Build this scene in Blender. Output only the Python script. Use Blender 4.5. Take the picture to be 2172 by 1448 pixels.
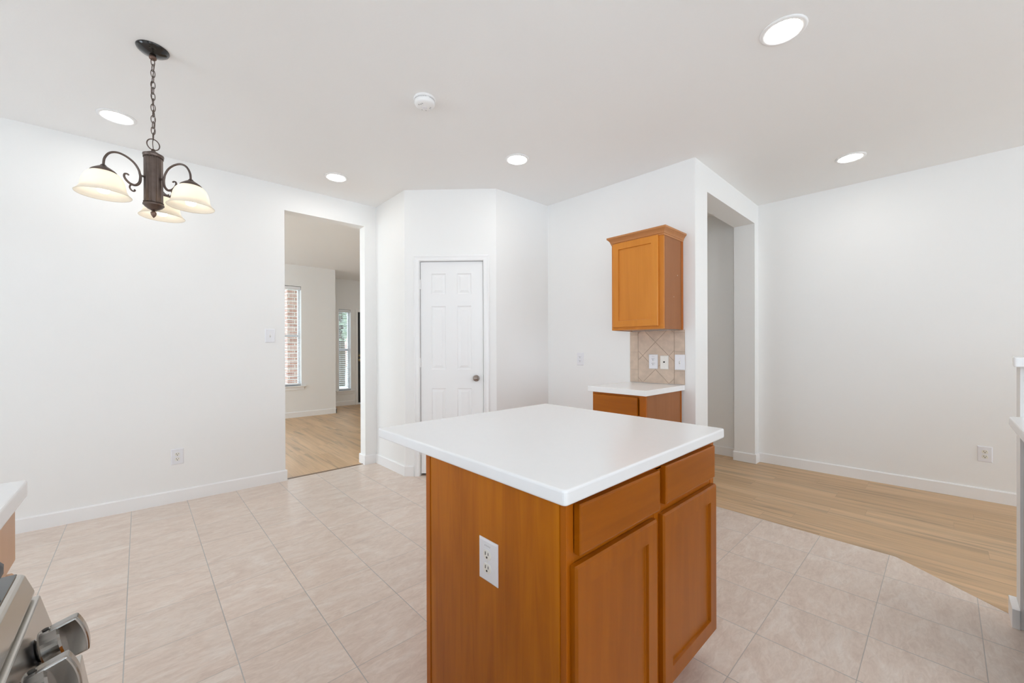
import bpy, bmesh, math, random
from mathutils import Vector, Matrix
random.seed(7)
PI = math.pi
for o in list(bpy.data.objects):
    bpy.data.objects.remove(o, do_unlink=True)
SC = bpy.context.scene
COL = SC.collection

# ------------------------------------------------------------------ camera
CAM_H = 1.2126
YAW, PITCH, ROLL, FPX, CY = 0.8226, -0.0023, -0.0034, 850.84, 742.31
F = Vector((math.cos(YAW)*math.cos(PITCH), math.sin(YAW)*math.cos(PITCH), math.sin(PITCH)))
R = Vector((math.sin(YAW), -math.cos(YAW), 0.0))
U = R.cross(F)
R2 = R*math.cos(ROLL) + U*math.sin(ROLL)
U2 = -R*math.sin(ROLL) + U*math.cos(ROLL)
cam_data = bpy.data.cameras.new('camera')
cam = bpy.data.objects.new('camera', cam_data)
COL.objects.link(cam)
m = Matrix.Identity(4)
for i in range(3):
    m[i][0] = R2[i]; m[i][1] = U2[i]; m[i][2] = -F[i]
m[2][3] = CAM_H
cam.matrix_world = m
cam_data.sensor_width = 36.0
cam_data.lens = FPX*36.0/2172
cam_data.shift_y = (CY-724)/2172
cam_data.clip_start = 0.02
SC.camera = cam

# ------------------------------------------------------------------ world, view
SKY = 4.6
w = bpy.data.worlds.new('World'); SC.world = w; w.use_nodes = True
nt = w.node_tree
bg = nt.nodes['Background']
tcw = nt.nodes.new('ShaderNodeTexCoord'); sepw = nt.nodes.new('ShaderNodeSeparateXYZ')
rw = nt.nodes.new('ShaderNodeValToRGB')
rw.color_ramp.elements[0].position = 0.40; rw.color_ramp.elements[0].color = (1.24, 1.41, 1.57, 1)
rw.color_ramp.elements[1].position = 0.62; rw.color_ramp.elements[1].color = (0.85, 0.995, 1.145, 1)
mw = nt.nodes.new('ShaderNodeMath'); mw.operation = 'MULTIPLY_ADD'; mw.inputs[1].default_value = 0.5; mw.inputs[2].default_value = 0.5
nt.links.new(tcw.outputs['Generated'], sepw.inputs[0])
nt.links.new(sepw.outputs['Z'], mw.inputs[0]); nt.links.new(mw.outputs[0], rw.inputs[0])
nt.links.new(rw.outputs[0], bg.inputs['Color'])
bg.inputs['Strength'].default_value = SKY
vs = SC.view_settings
vs.view_transform = 'Standard'; vs.look = 'None'; vs.gamma = 1.0; vs.exposure = -0.04
vs.use_curve_mapping = False
try:
    SC.cycles.max_bounces = 14; SC.cycles.diffuse_bounces = 10; SC.cycles.glossy_bounces = 4
    SC.cycles.transmission_bounces = 8; SC.cycles.transparent_max_bounces = 8
    SC.cycles.caustics_reflective = False; SC.cycles.caustics_refractive = False
    SC.cycles.sample_clamp_indirect = 6.0
    SC.cycles.use_denoising = True
except Exception:
    pass

LAMP = 48.0      # emission of the recessed lamp lenses
BULB = 6.5      # emission of the chandelier bulbs

def portal(cx, cy, cz, sx, sz, nx, ny):
    """daylight portal filling one window opening, facing into the room"""
    L = bpy.data.lights.new('window_daylight', 'AREA'); L.shape = 'RECTANGLE'; L.size = sx; L.size_y = sz
    L.cycles.is_portal = True
    o = bpy.data.objects.new('window_daylight', L); COL.objects.link(o)
    o.location = (cx, cy, cz)
    o.rotation_euler = Vector((nx, ny, 0)).to_track_quat('-Z', 'Z').to_euler()
    return o

# ------------------------------------------------------------------ materials
def new_mat(name):
    mt = bpy.data.materials.new(name); mt.use_nodes = True
    return mt, mt.node_tree.nodes, mt.node_tree.links, mt.node_tree.nodes['Principled BSDF']

def rgb(r, g, b):
    f = lambda c: (c/255/12.92) if c/255 <= 0.04045 else ((c/255+0.055)/1.055)**2.4
    return (f(r), f(g), f(b), 1)

def plain(name, col, rough=0.5, metal=0.0, bump=0.0, bscale=200.0, var=0.0, vscale=3.0, spec=0.5, coat=0.0):
    mt, n, l, p = new_mat(name)
    p.inputs['Base Color'].default_value = col if len(col) == 4 else (*col, 1)
    p.inputs['Roughness'].default_value = rough
    p.inputs['Metallic'].default_value = metal
    p.inputs['Specular IOR Level'].default_value = spec
    p.inputs['Coat Weight'].default_value = coat
    tc = n.new('ShaderNodeTexCoord')
    if var > 0:
        nz = n.new('ShaderNodeTexNoise'); nz.inputs['Scale'].default_value = vscale; nz.inputs['Detail'].default_value = 4
        mx = n.new('ShaderNodeMix'); mx.data_type = 'RGBA'
        c = p.inputs['Base Color'].default_value
        mx.inputs[6].default_value = (c[0]*(1-var), c[1]*(1-var), c[2]*(1-var), 1)
        mx.inputs[7].default_value = (min(1, c[0]*(1+var)), min(1, c[1]*(1+var)), min(1, c[2]*(1+var)), 1)
        l.new(tc.outputs['Object'], nz.inputs['Vector']); l.new(nz.outputs['Fac'], mx.inputs[0]); l.new(mx.outputs[2], p.inputs['Base Color'])
    if bump > 0:
        nb = n.new('ShaderNodeTexNoise'); nb.inputs['Scale'].default_value = bscale; nb.inputs['Detail'].default_value = 3
        bp = n.new('ShaderNodeBump'); bp.inputs['Strength'].default_value = bump; bp.inputs['Distance'].default_value = 0.002
        l.new(tc.outputs['Object'], nb.inputs['Vector']); l.new(nb.outputs['Fac'], bp.inputs['Height']); l.new(bp.outputs[0], p.inputs['Normal'])
    return mt

M_WALL = plain('wall_paint', (0.86, 0.86, 0.85), 0.55, bump=0.10, bscale=120, var=0.008, vscale=1.5)
M_CEIL = plain('ceiling_paint', (0.88, 0.88, 0.875), 0.7, bump=0.22, bscale=70, var=0.008, vscale=2.0)
M_TRIM = plain('trim_paint', (0.87, 0.87, 0.87), 0.35, var=0.006)
M_DOOR = plain('door_paint', (0.87, 0.87, 0.87), 0.4, bump=0.04, bscale=90)
M_QUARTZ = plain('white_quartz', (0.86, 0.86, 0.86), 0.22, var=0.012, vscale=30)
M_PLATE = plain('white_plastic', (0.80, 0.80, 0.83), 0.35, var=0.005)
M_IVORY = plain('ivory_plastic', (0.78, 0.76, 0.68), 0.35, var=0.005)
M_CREAM = plain('cream_plastic', (0.82, 0.80, 0.75), 0.4, var=0.005)
M_SLOT = plain('dark_slot', (0.04, 0.035, 0.03), 0.6)
M_GREYMARK = plain('grey_mark', (0.30, 0.30, 0.31), 0.6)
M_GAP_SHADE = plain('gap_shade', (0.02, 0.018, 0.016), 0.9)  # near-black sheet colour standing in for the shade behind the pantry door
M_BRONZE = plain('oil_rubbed_bronze', (0.15, 0.115, 0.10), 0.34, metal=0.9, var=0.25, vscale=40)
M_CANOPY = plain('black_bronze', (0.015, 0.014, 0.013), 0.18, metal=0.3, coat=0.4)
M_COPPER = plain('bronze_finial', (0.17, 0.105, 0.08), 0.4, metal=0.6, var=0.2, vscale=60)
M_STEEL = plain('brushed_steel', (0.55, 0.53, 0.50), 0.24, metal=1.0, var=0.05, vscale=60)
M_DWSIDE = plain('grey_appliance_side', (0.45, 0.45, 0.46), 0.10, metal=0.85)
M_KNOB = plain('steel_dark_reflection', (0.36, 0.34, 0.32), 0.16, metal=1.0, var=0.03, vscale=80)  # dark surroundings the knobs would mirror are put into the steel colour
M_NICKEL = plain('satin_nickel', (0.30, 0.25, 0.22), 0.28, metal=0.95, var=0.3, vscale=90)
M_ENAMEL = plain('black_enamel', (0.008, 0.009, 0.014), 0.10, coat=0.5)
M_IRON = plain('cast_iron', (0.03, 0.032, 0.04), 0.45, var=0.2, vscale=80)
M_BLACKDOOR = plain('black_door_paint', (0.010, 0.009, 0.009), 0.35, var=0.1)
M_BRASS = plain('brass', (0.55, 0.42, 0.22), 0.3, metal=0.9, var=0.05)
M_VINYL = plain('white_vinyl', (0.82, 0.83, 0.85), 0.4, var=0.01)
M_BARK = plain('bark', (0.10, 0.08, 0.06), 0.9, bump=0.5, bscale=20, var=0.3, vscale=8)
M_LEAF = plain('leaf', (0.26, 0.30, 0.22), 0.6, var=0.5, vscale=6)
M_LAWN = plain('lawn_grass', (0.46, 0.48, 0.38), 0.9, bump=0.4, bscale=60, var=0.3, vscale=2)
M_CONC = plain('concrete', (0.50, 0.49, 0.47), 0.85, bump=0.2, bscale=50, var=0.1, vscale=3)
M_SHINGLE = plain('roof_shingle', (0.20, 0.18, 0.17), 0.9, var=0.3, vscale=10)

def emis(name, col, strength):
    mt, n, l, p = new_mat(name)
    p.inputs['Base Color'].default_value = (0.8, 0.8, 0.8, 1)
    p.inputs['Emission Color'].default_value = (*col, 1)
    p.inputs['Emission Strength'].default_value = strength
    return mt
M_LENS = emis('lamp_lens', (1.0, 0.975, 0.93), LAMP)
M_BULB = emis('bulb_glass', (1.0, 0.95, 0.86), BULB)

def wood(name, c1, c2, c3, axis='Z', rough=0.32, seed=0.0, sc=1.0):
    """stained maple, grain along `axis`"""
    mt, n, l, p = new_mat(name)
    tc = n.new('ShaderNodeTexCoord'); mp = n.new('ShaderNodeMapping')
    s = {'X': (0.9, 14, 14), 'Y': (14, 0.9, 14), 'Z': (14, 14, 0.9)}[axis]
    mp.inputs['Scale'].default_value = tuple(v*sc for v in s); mp.inputs['Location'].default_value = (seed, seed*1.7, seed*0.3)
    nz = n.new('ShaderNodeTexNoise'); nz.inputs['Scale'].default_value = 1.6; nz.inputs['Detail'].default_value = 6
    nz.inputs['Roughness'].default_value = 0.6; nz.inputs['Distortion'].default_value = 0.6
    n2 = n.new('ShaderNodeTexNoise'); n2.inputs['Scale'].default_value = 2.2; n2.inputs['Detail'].default_value = 3
    mp2 = n.new('ShaderNodeMapping'); mp2.inputs['Location'].default_value = (seed*2, seed, seed)
    mp2.inputs['Scale'].default_value = {'X': (0.7, 2, 2), 'Y': (2, 0.7, 2), 'Z': (2, 2, 0.7)}[axis]
    cr = n.new('ShaderNodeValToRGB')
    cr.color_ramp.elements[0].position = 0.28; cr.color_ramp.elements[0].color = c1
    cr.color_ramp.elements[1].position = 0.74; cr.color_ramp.elements[1].color = c3
    e = cr.color_ramp.elements.new(0.5); e.color = c2
    ad = n.new('ShaderNodeMix'); ad.data_type = 'FLOAT'; ad.inputs[0].default_value = 0.45
    l.new(tc.outputs['Object'], mp.inputs[0]); l.new(mp.outputs[0], nz.inputs['Vector'])
    l.new(tc.outputs['Object'], mp2.inputs[0]); l.new(mp2.outputs[0], n2.inputs['Vector'])
    l.new(nz.outputs['Fac'], ad.inputs[2]); l.new(n2.outputs['Fac'], ad.inputs[3])
    l.new(ad.outputs[0], cr.inputs[0]); l.new(cr.outputs[0], p.inputs['Base Color'])
    p.inputs['Roughness'].default_value = rough; p.inputs['Specular IOR Level'].default_value = 0.27
    return mt
W1, W2, W3 = (0.26, 0.066, 0.001, 1), (0.33, 0.088, 0.0015, 1), (0.40, 0.117, 0.003, 1)  # maple fronts darkened in the colour, against the strong light they catch
M_WOODV = wood('honey_maple', W1, W2, W3, 'Z')
M_WOODX = wood('honey_maple_drawer', W1, W2, W3, 'X', seed=3.1)
M_WOODY = wood('honey_maple_rail', W1, W2, W3, 'Y', seed=5.3)
M_WOODF = wood('honey_maple_frame', (0.34, 0.085, 0.002, 1), (0.40, 0.105, 0.003, 1), (0.46, 0.13, 0.004, 1), 'Z', seed=9.0)
M_VENEER = wood('maple_side_veneer', (0.28, 0.105, 0.036, 1), (0.32, 0.125, 0.045, 1), (0.36, 0.145, 0.055, 1), 'Z', rough=0.45, seed=2.2)
M_PANEL = wood('maple_island_panel', (0.27, 0.064, 0.001, 1), (0.43, 0.125, 0.0015, 1), (0.58, 0.19, 0.003, 1), 'Z', rough=0.33, seed=7.7)  # same maple lightened in the colour, as this side catches less light
M_WALLCAB = wood('honey_maple_wall_cabinet', (0.48, 0.162, 0.018, 1), (0.57, 0.20, 0.024, 1), (0.64, 0.237, 0.032, 1), 'Z', seed=12.0)  # same maple brighter than the island's, the light level put into its colour
M_CROWN = wood('honey_maple_crown', (0.42, 0.175, 0.06, 1), (0.47, 0.20, 0.07, 1), (0.52, 0.23, 0.085, 1), 'X', seed=13.0)
M_TANWOOD = wood('light_maple', (0.55, 0.31, 0.16, 1), (0.60, 0.35, 0.19, 1), (0.64, 0.39, 0.22, 1), 'Z', seed=4.0)

TP = 0.3275
class NG:
    """small helper to chain math nodes"""
    def __init__(self, n, l): self.n = n; self.l = l
    def math(self, op, a, b=None, c=None):
        q = self.n.new('ShaderNodeMath'); q.operation = op
        for i, v in enumerate((a, b, c)):
            if v is None: continue
            if isinstance(v, (int, float)): q.inputs[i].default_value = v
            else: self.l.new(v, q.inputs[i])
        return q.outputs[0]
    def noise(self, vec, scale, mscale=(1, 1, 1), detail=5, rough=0.6, dist=0.0):
        mp = self.n.new('ShaderNodeMapping'); mp.inputs['Scale'].default_value = mscale
        nz = self.n.new('ShaderNodeTexNoise'); nz.inputs['Scale'].default_value = scale; nz.inputs['Detail'].default_value = detail
        nz.inputs['Roughness'].default_value = rough; nz.inputs['Distortion'].default_value = dist
        self.l.new(vec, mp.inputs[0]); self.l.new(mp.outputs[0], nz.inputs['Vector']); return nz.outputs['Fac']
    def ramp(self, fac, stops):
        cr = self.n.new('ShaderNodeValToRGB'); e = cr.color_ramp.elements
        e[0].position, e[0].color = stops[0]; e[1].position, e[1].color = stops[-1]
        for p, c in stops[1:-1]: q = e.new(p); q.color = c
        self.l.new(fac, cr.inputs[0]); return cr.outputs[0]
    def mix(self, fac, a, b, blend='MIX'):
        mx = self.n.new('ShaderNodeMix'); mx.data_type = 'RGBA'; mx.blend_type = blend
        for i, v in ((0, fac), (6, a), (7, b)):
            if isinstance(v, (int, float)): mx.inputs[i].default_value = v
            elif isinstance(v, tuple): mx.inputs[i].default_value = v
            else: self.l.new(v, mx.inputs[i])
        return mx.outputs[2]
    def combine(self, x, y, z=0.0):
        c = self.n.new('ShaderNodeCombineXYZ')
        for i, v in enumerate((x, y, z)):
            if isinstance(v, (int, float)): c.inputs[i].default_value = v
            else: self.l.new(v, c.inputs[i])
        return c.outputs[0]
    def rand(self, vec):
        w_ = self.n.new('ShaderNodeTexWhiteNoise'); w_.noise_dimensions = '3D'; self.l.new(vec, w_.inputs['Vector']); return w_.outputs['Value']
    def line(self, coord, half, soft):
        """1 inside a joint centred on the integers of coord (period already divided out), widths in the same units"""
        pp = self.math('PINGPONG', coord, 0.5)
        mr = self.n.new('ShaderNodeMapRange'); mr.inputs['From Min'].default_value = half-soft; mr.inputs['From Max'].default_value = half+soft
        mr.inputs['To Min'].default_value = 1.0; mr.inputs['To Max'].default_value = 0.0
        self.l.new(pp, mr.inputs['Value']); return mr.outputs[0]

def tile_floor():
    mt, n, l, p = new_mat('beige_floor_tile'); g = NG(n, l)
    tc = n.new('ShaderNodeTexCoord'); sp = n.new('ShaderNodeSeparateXYZ'); l.new(tc.outputs['Object'], sp.inputs[0])
    u = g.math('DIVIDE', g.math('ADD', sp.outputs['X'], 0.05), TP); v = g.math('DIVIDE', g.math('SUBTRACT', sp.outputs['Y'], 0.546), 0.3273)
    lx = g.line(u, 0.0050, 0.0022); ly = g.line(v, 0.0040, 0.0022)
    idv = g.combine(g.math('FLOOR', u), g.math('FLOOR', v), 3.0); rnd = g.rand(idv)
    sh = n.new('ShaderNodeVectorMath'); sh.operation = 'MULTIPLY_ADD'; sh.inputs[1].default_value = (7.3, 5.1, 3.7)
    l.new(idv, sh.inputs[0]); l.new(tc.outputs['Object'], sh.inputs[2]); vec = sh.outputs[0]
    big = g.noise(vec, 5.0, (0.8, 1.9, 1), 5, 0.62, 1.4)
    fine = g.noise(vec, 26.0, (0.55, 1.5, 1), 5, 0.65, 1.8)
    col = g.ramp(big, [(0.30, (0.67, 0.548, 0.468, 1)), (0.48, (0.725, 0.607, 0.52, 1)), (0.70, (0.785, 0.695, 0.62, 1))])
    fl = g.ramp(fine, [(0.34, (0.91, 0.895, 0.885, 1)), (0.55, (1.0, 1.0, 1.0, 1)), (0.72, (1.06, 1.085, 1.10, 1))])
    col = g.mix(1.0, col, fl, 'MULTIPLY')
    tv = g.ramp(rnd, [(0.0, (0.965, 0.965, 0.965, 1)), (1.0, (1.03, 1.03, 1.03, 1))]); col = g.mix(1.0, col, tv, 'MULTIPLY')
    dirt = g.noise(tc.outputs['Object'], 3.0, (1, 1, 1), 4)
    gx = g.ramp(dirt, [(0.35, (0.36, 0.345, 0.325, 1)), (0.65, (0.47, 0.46, 0.44, 1))])
    col = g.mix(lx, col, gx); col = g.mix(g.math('MULTIPLY', ly, 0.9), col, (0.43, 0.40, 0.37, 1))
    l.new(col, p.inputs['Base Color']); p.inputs['Roughness'].default_value = 0.30; p.inputs['Specular IOR Level'].default_value = 0.45
    bp = n.new('ShaderNodeBump'); bp.inputs['Strength'].default_value = 0.35; bp.inputs['Distance'].default_value = 0.0015; bp.invert = True
    l.new(g.math('MAXIMUM', lx, ly), bp.inputs['Height']); l.new(bp.outputs[0], p.inputs['Normal'])
    return mt
M_TILE = tile_floor()

def plank_floor():
    mt, n, l, p = new_mat('oak_plank_floor'); g = NG(n, l)
    tc = n.new('ShaderNodeTexCoord'); sp = n.new('ShaderNodeSeparateXYZ'); l.new(tc.outputs['Object'], sp.inputs[0])
    PW, PL = 0.148, 1.22
    u = g.math('DIVIDE', sp.outputs['X'], PW); row = g.math('FLOOR', u)
    off = g.rand(g.combine(row, 11.0, 5.0))
    v = g.math('ADD', g.math('DIVIDE', sp.outputs['Y'], PL), g.math('MULTIPLY', off, 7.0))
    idv = g.combine(row, g.math('FLOOR', v), 2.0); rnd = g.rand(idv)
    lx = g.line(u, 0.004, 0.004); ly = g.line(v, 0.0007, 0.0005)
    sh = n.new('ShaderNodeVectorMath'); sh.operation = 'MULTIPLY_ADD'; sh.inputs[1].default_value = (3.3, 6.1, 1.7)
    l.new(idv, sh.inputs[0]); l.new(tc.outputs['Object'], sh.inputs[2]); vec = sh.outputs[0]
    band = g.noise(vec, 1.5, (11, 0.75, 1), 4, 0.55, 0.5)
    grain = g.noise(vec, 4.0, (16, 0.55, 1), 5, 0.65, 0.3)
    base = g.ramp(rnd, [(0.0, (0.55, 0.36, 0.198, 1)), (0.5, (0.61, 0.41, 0.234, 1)), (1.0, (0.67, 0.46, 0.272, 1))])
    streak = g.ramp(band, [(0.28, (0.60, 0.63, 0.66, 1)), (0.46, (0.96, 0.96, 0.96, 1)), (0.72, (1.10, 1.09, 1.07, 1))])
    gr = g.ramp(grain, [(0.30, (0.85, 0.84, 0.83, 1)), (0.60, (1.03, 1.03, 1.03, 1))])
    col = g.mix(1.0, g.mix(1.0, base, streak, 'MULTIPLY'), gr, 'MULTIPLY')
    col = g.mix(g.math('MULTIPLY', g.math('MAXIMUM', lx, ly), 0.45), col, (0.25, 0.165, 0.095, 1))
    l.new(col, p.inputs['Base Color']); p.inputs['Roughness'].default_value = 0.42
    return mt
M_PLANK = plank_floor()
M_SPLASH = plain('travertine_tile', (0.58, 0.455, 0.355), 0.45, var=0.30, vscale=16, bump=0.1, bscale=90)
M_GROUT = plain('tan_grout', (0.47, 0.37, 0.29), 0.85)
M_BRICK = None
def mk_brick():
    mt, n, l, p = new_mat('red_brick')
    tc = n.new('ShaderNodeTexCoord'); mp = n.new('ShaderNodeMapping'); mp.inputs['Rotation'].default_value = (PI/2, 0, 0)
    cx = n.new('ShaderNodeSeparateXYZ'); cb = n.new('ShaderNodeCombineXYZ'); ad = n.new('ShaderNodeMath'); ad.operation = 'ADD'
    l.new(tc.outputs['Object'], cx.inputs[0]); l.new(cx.outputs['X'], ad.inputs[0]); l.new(cx.outputs['Y'], ad.inputs[1])
    l.new(ad.outputs[0], cb.inputs['X']); l.new(cx.outputs['Z'], cb.inputs['Y'])
    br = n.new('ShaderNodeTexBrick'); br.inputs['Scale'].default_value = 1.0
    br.inputs['Brick Width'].default_value = 0.21; br.inputs['Row Height'].default_value = 0.076; br.inputs['Mortar Size'].default_value = 0.008
    br.inputs['Color1'].default_value = (0.40, 0.20, 0.155, 1); br.inputs['Color2'].default_value = (0.55, 0.34, 0.28, 1); br.inputs['Mortar'].default_value = (0.74, 0.70, 0.66, 1)
    l.new(cb.outputs[0], br.inputs['Vector']); l.new(br.outputs['Color'], p.inputs['Base Color']); p.inputs['Roughness'].default_value = 0.85
    return mt
M_BRICK = mk_brick()

def glass_mat():
    mt, n, l, p = new_mat('window_glass')
    n.remove(p)
    out = n['Material Output']
    tr = n.new('ShaderNodeBsdfTransparent'); tr.inputs[0].default_value = (0.96, 0.98, 0.98, 1)
    gl = n.new('ShaderNodeBsdfGlossy'); gl.inputs['Roughness'].default_value = 0.02
    mx = n.new('ShaderNodeMixShader'); mx.inputs[0].default_value = 0.06
    l.new(tr.outputs[0], mx.inputs[1]); l.new(gl.outputs[0], mx.inputs[2]); l.new(mx.outputs[0], out.inputs[0])
    return mt
M_GLASS = glass_mat()

def shade_mat():
    mt, n, l, p = new_mat('alabaster_glass')
    out = n['Material Output']
    tc = n.new('ShaderNodeTexCoord'); nz = n.new('ShaderNodeTexNoise'); nz.inputs['Scale'].default_value = 14; nz.inputs['Detail'].default_value = 4; nz.inputs['Distortion'].default_value = 1.0
    cr = n.new('ShaderNodeValToRGB'); cr.color_ramp.elements[0].color = (0.95, 0.90, 0.81, 1); cr.color_ramp.elements[1].color = (0.98, 0.95, 0.89, 1)
    l.new(tc.outputs['Object'], nz.inputs['Vector']); l.new(nz.outputs['Fac'], cr.inputs[0])
    l.new(cr.outputs[0], p.inputs['Base Color']); p.inputs['Roughness'].default_value = 0.25
    tl = n.new('ShaderNodeBsdfTranslucent'); l.new(cr.outputs[0], tl.inputs[0])
    mx = n.new('ShaderNodeMixShader'); mx.inputs[0].default_value = 0.6
    l.new(p.outputs[0], mx.inputs[1]); l.new(tl.outputs[0], mx.inputs[2]); l.new(mx.outputs[0], out.inputs[0])
    return mt
M_SHADE = shade_mat()

# ------------------------------------------------------------------ helpers
def obj(name, bm, mat, parent=None, smooth=False, bevel=0.0, seg=2, angle=0.6, mats=None):
    me = bpy.data.meshes.new(name)
    bmesh.ops.recalc_face_normals(bm, faces=bm.faces)
    bm.to_mesh(me); bm.free()
    for mt in (mats or [mat]):
        me.materials.append(mt)
    o = bpy.data.objects.new(name, me); COL.objects.link(o)
    if parent is not None:
        o.parent = parent
    if smooth:
        for p in me.polygons: p.use_smooth = True
    if bevel > 0:
        b = o.modifiers.new('bevel', 'BEVEL'); b.width = bevel; b.segments = seg; b.limit_method = 'ANGLE'; b.angle_limit = angle
        b.harden_normals = False
    return o

def thing(name, label, cat, loc=(0, 0, 0), rz=0.0, group=None):
    o = bpy.data.objects.new(name, None); COL.objects.link(o)
    o.empty_display_size = 0.05
    o.location = loc; o.rotation_euler = (0, 0, rz); o['label'] = label; o['category'] = cat
    if group: o['group'] = group
    return o

def tag(o, label, cat, group=None):
    o['label'] = label; o['category'] = cat
    if group: o['group'] = group
    return o

def struct(o, label=None, cat=None):
    o['kind'] = 'structure'
    if label: o['label'] = label
    if cat: o['category'] = cat
    return o

def box(bm, x0, x1, y0, y1, z0, z1, mi=0):
    v = [bm.verts.new(c) for c in ((x0, y0, z0), (x1, y0, z0), (x1, y1, z0), (x0, y1, z0), (x0, y0, z1), (x1, y0, z1), (x1, y1, z1), (x0, y1, z1))]
    for f in ((0, 3, 2, 1), (4, 5, 6, 7), (0, 1, 5, 4), (1, 2, 6, 5), (2, 3, 7, 6), (3, 0, 4, 7)):
        bm.faces.new([v[i] for i in f]).material_index = mi

def boxes(*bs):
    bm = bmesh.new()
    for b in bs: box(bm, *b)
    return bm

def prism(bm, pts, z0, z1, mi=0):
    lo = [bm.verts.new((p[0], p[1], z0)) for p in pts]; hi = [bm.verts.new((p[0], p[1], z1)) for p in pts]
    n = len(pts)
    bm.faces.new(lo[::-1]).material_index = mi; bm.faces.new(hi).material_index = mi
    for i in range(n):
        bm.faces.new((lo[i], lo[(i+1) % n], hi[(i+1) % n], hi[i])).material_index = mi

def lathe(bm, prof, seg=32, ctr=(0, 0, 0), mtx=None, flute=None):
    """prof: list of (r, z); ends with r=0 are closed to a point"""
    rings = []
    for (r, z) in prof:
        if r < 1e-6:
            rings.append([bm.verts.new((0, 0, z))])
        else:
            ring = []
            for k in range(seg):
                a = 2*PI*k/seg
                rr = r*(1 - (flute if (flute and k % 2) else 0))
                ring.append(bm.verts.new((rr*math.cos(a), rr*math.sin(a), z)))
            rings.append(ring)
    newv = [v for r in rings for v in r]
    for a, b in zip(rings[:-1], rings[1:]):
        for k in range(seg):
            k2 = (k+1) % seg
            if len(a) == 1 and len(b) == 1: continue
            if len(a) == 1: bm.faces.new((a[0], b[k], b[k2]))
            elif len(b) == 1: bm.faces.new((a[k], b[0], a[k2]))
            else: bm.faces.new((a[k], b[k], b[k2], a[k2]))
    for v in newv:
        c = v.co.copy()
        if mtx is not None: c = mtx @ c
        v.co = c + Vector(ctr)

def tube(bm, pts, rad, seg=10, closed=False):
    pts = [Vector(p) for p in pts]; n = len(pts)
    rads = rad if isinstance(rad, (list, tuple)) else [rad]*n
    rings = []
    up = Vector((0.13, 0.27, 0.95)).normalized()
    prev = None
    for i in range(n):
        if closed: t = pts[(i+1) % n] - pts[i-1]
        else: t = pts[min(i+1, n-1)] - pts[max(i-1, 0)]
        t.normalize()
        if prev is None:
            a = t.orthogonal().normalized()
        else:
            a = (prev - t*prev.dot(t)).normalized()
        prev = a; b = t.cross(a)
        rings.append([bm.verts.new(pts[i] + (a*math.cos(2*PI*k/seg) + b*math.sin(2*PI*k/seg))*rads[i]) for k in range(seg)])
    m = n if closed else n-1
    for i in range(m):
        A = rings[i]; B = rings[(i+1) % n]
        sh = 0
        if closed and i == n-1:
            sh = min(range(seg), key=lambda s: sum((A[k].co-B[(k+s) % seg].co).length for k in range(seg)))
        for k in range(seg):
            bm.faces.new((A[k], A[(k+1) % seg], B[(k+1+sh) % seg], B[(k+sh) % seg]))
    if not closed:
        bm.faces.new(rings[0][::-1]); bm.faces.new(rings[-1])

def spline(ctrl, n=8):
    """Catmull-Rom through the control points"""
    c = [Vector(p) for p in ctrl]; out = []
    for i in range(len(c)-1):
        p0 = c[max(i-1, 0)]; p1 = c[i]; p2 = c[i+1]; p3 = c[min(i+2, len(c)-1)]
        for k in range(n):
            t = k/n
            out.append(0.5*((2*p1) + (p2-p0)*t + (2*p0-5*p1+4*p2-p3)*t*t + (3*p1-p0-3*p2+p3)*t**3))
    out.append(c[-1])
    return out

def frame_of(P, Q):
    P = Vector((P[0], P[1], 0)); Q = Vector((Q[0], Q[1], 0)); d = (Q-P); L = d.length; d.normalize()
    n = Vector((d.y, -d.x, 0))      # right-hand side of P->Q : the room side everywhere below
    return P, d, n, L

def wall(name, P, Q, thick, holes=(), z0=0.0, z1=2.74, mat=None, mats=None, parent=None, ext=0.0):
    """wall whose room face is the line P->Q (room on the right), body behind it; holes = (t0, t1, z0, z1)"""
    P_, d, n, L = frame_of(P, Q)
    bm = bmesh.new()
    def seg(t0, t1, a, b):
        if t1-t0 < 1e-5 or b-a < 1e-5: return
        p0 = P_+d*t0; p1 = P_+d*t1
        prism(bm, [p0, p1, p1-n*thick, p0-n*thick], a, b)
    t = -ext
    for (h0, h1, a, b) in sorted(holes):
        seg(t, h0, z0, z1); seg(h0, h1, z0, a); seg(h0, h1, b, z1); t = h1
    seg(t, L+ext, z0, z1)
    return obj(name, bm, mat or M_WALL, parent)

BB_H, BB_T = 0.098, 0.013
def skirting(bm, P, Q, e0=0.0, e1=0.0, h=BB_H, t=BB_T):
    """baseboard with a small eased top on the room face of P->Q; e0/e1 lengthen the ends"""
    P_, d, n, L = frame_of(P, Q)
    p0 = P_ - d*e0; p1 = P_ + d*(L+e1)
    prof = [(0, 0), (t, 0), (t, h-0.008), (t-0.005, h), (0, h)]
    A = [bm.verts.new((p0+n*a)+Vector((0, 0, z))) for a, z in prof]; B = [bm.verts.new((p1+n*a)+Vector((0, 0, z))) for a, z in prof]
    k = len(prof)
    for i in range(k): bm.faces.new((A[i], A[(i+1) % k], B[(i+1) % k], B[i]))
    bm.faces.new(A[::-1]); bm.faces.new(B)

def place(o, P, n):
    """turn a thing modelled facing local -Y so it faces direction n, at P"""
    o.location = P; o.rotation_euler = (0, 0, math.atan2(n[0], -n[1]))
    return o

# ------------------------------------------------------------------ plan (metres, camera above the origin)
H = 2.74
A0 = (-3.2, 4.229); P1 = (1.866, 4.155); P2 = (1.866, 3.52); P3 = (2.49, 2.90); P4 = (3.20, 2.88)
P5 = (3.255, 1.352); P6 = (4.865, 1.357); B1 = (5.03, -5.2)
def on(P, Q, t):
    P_, d, n, L = frame_of(P, Q); q = P_+d*t; return (q.x, q.y)

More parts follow.
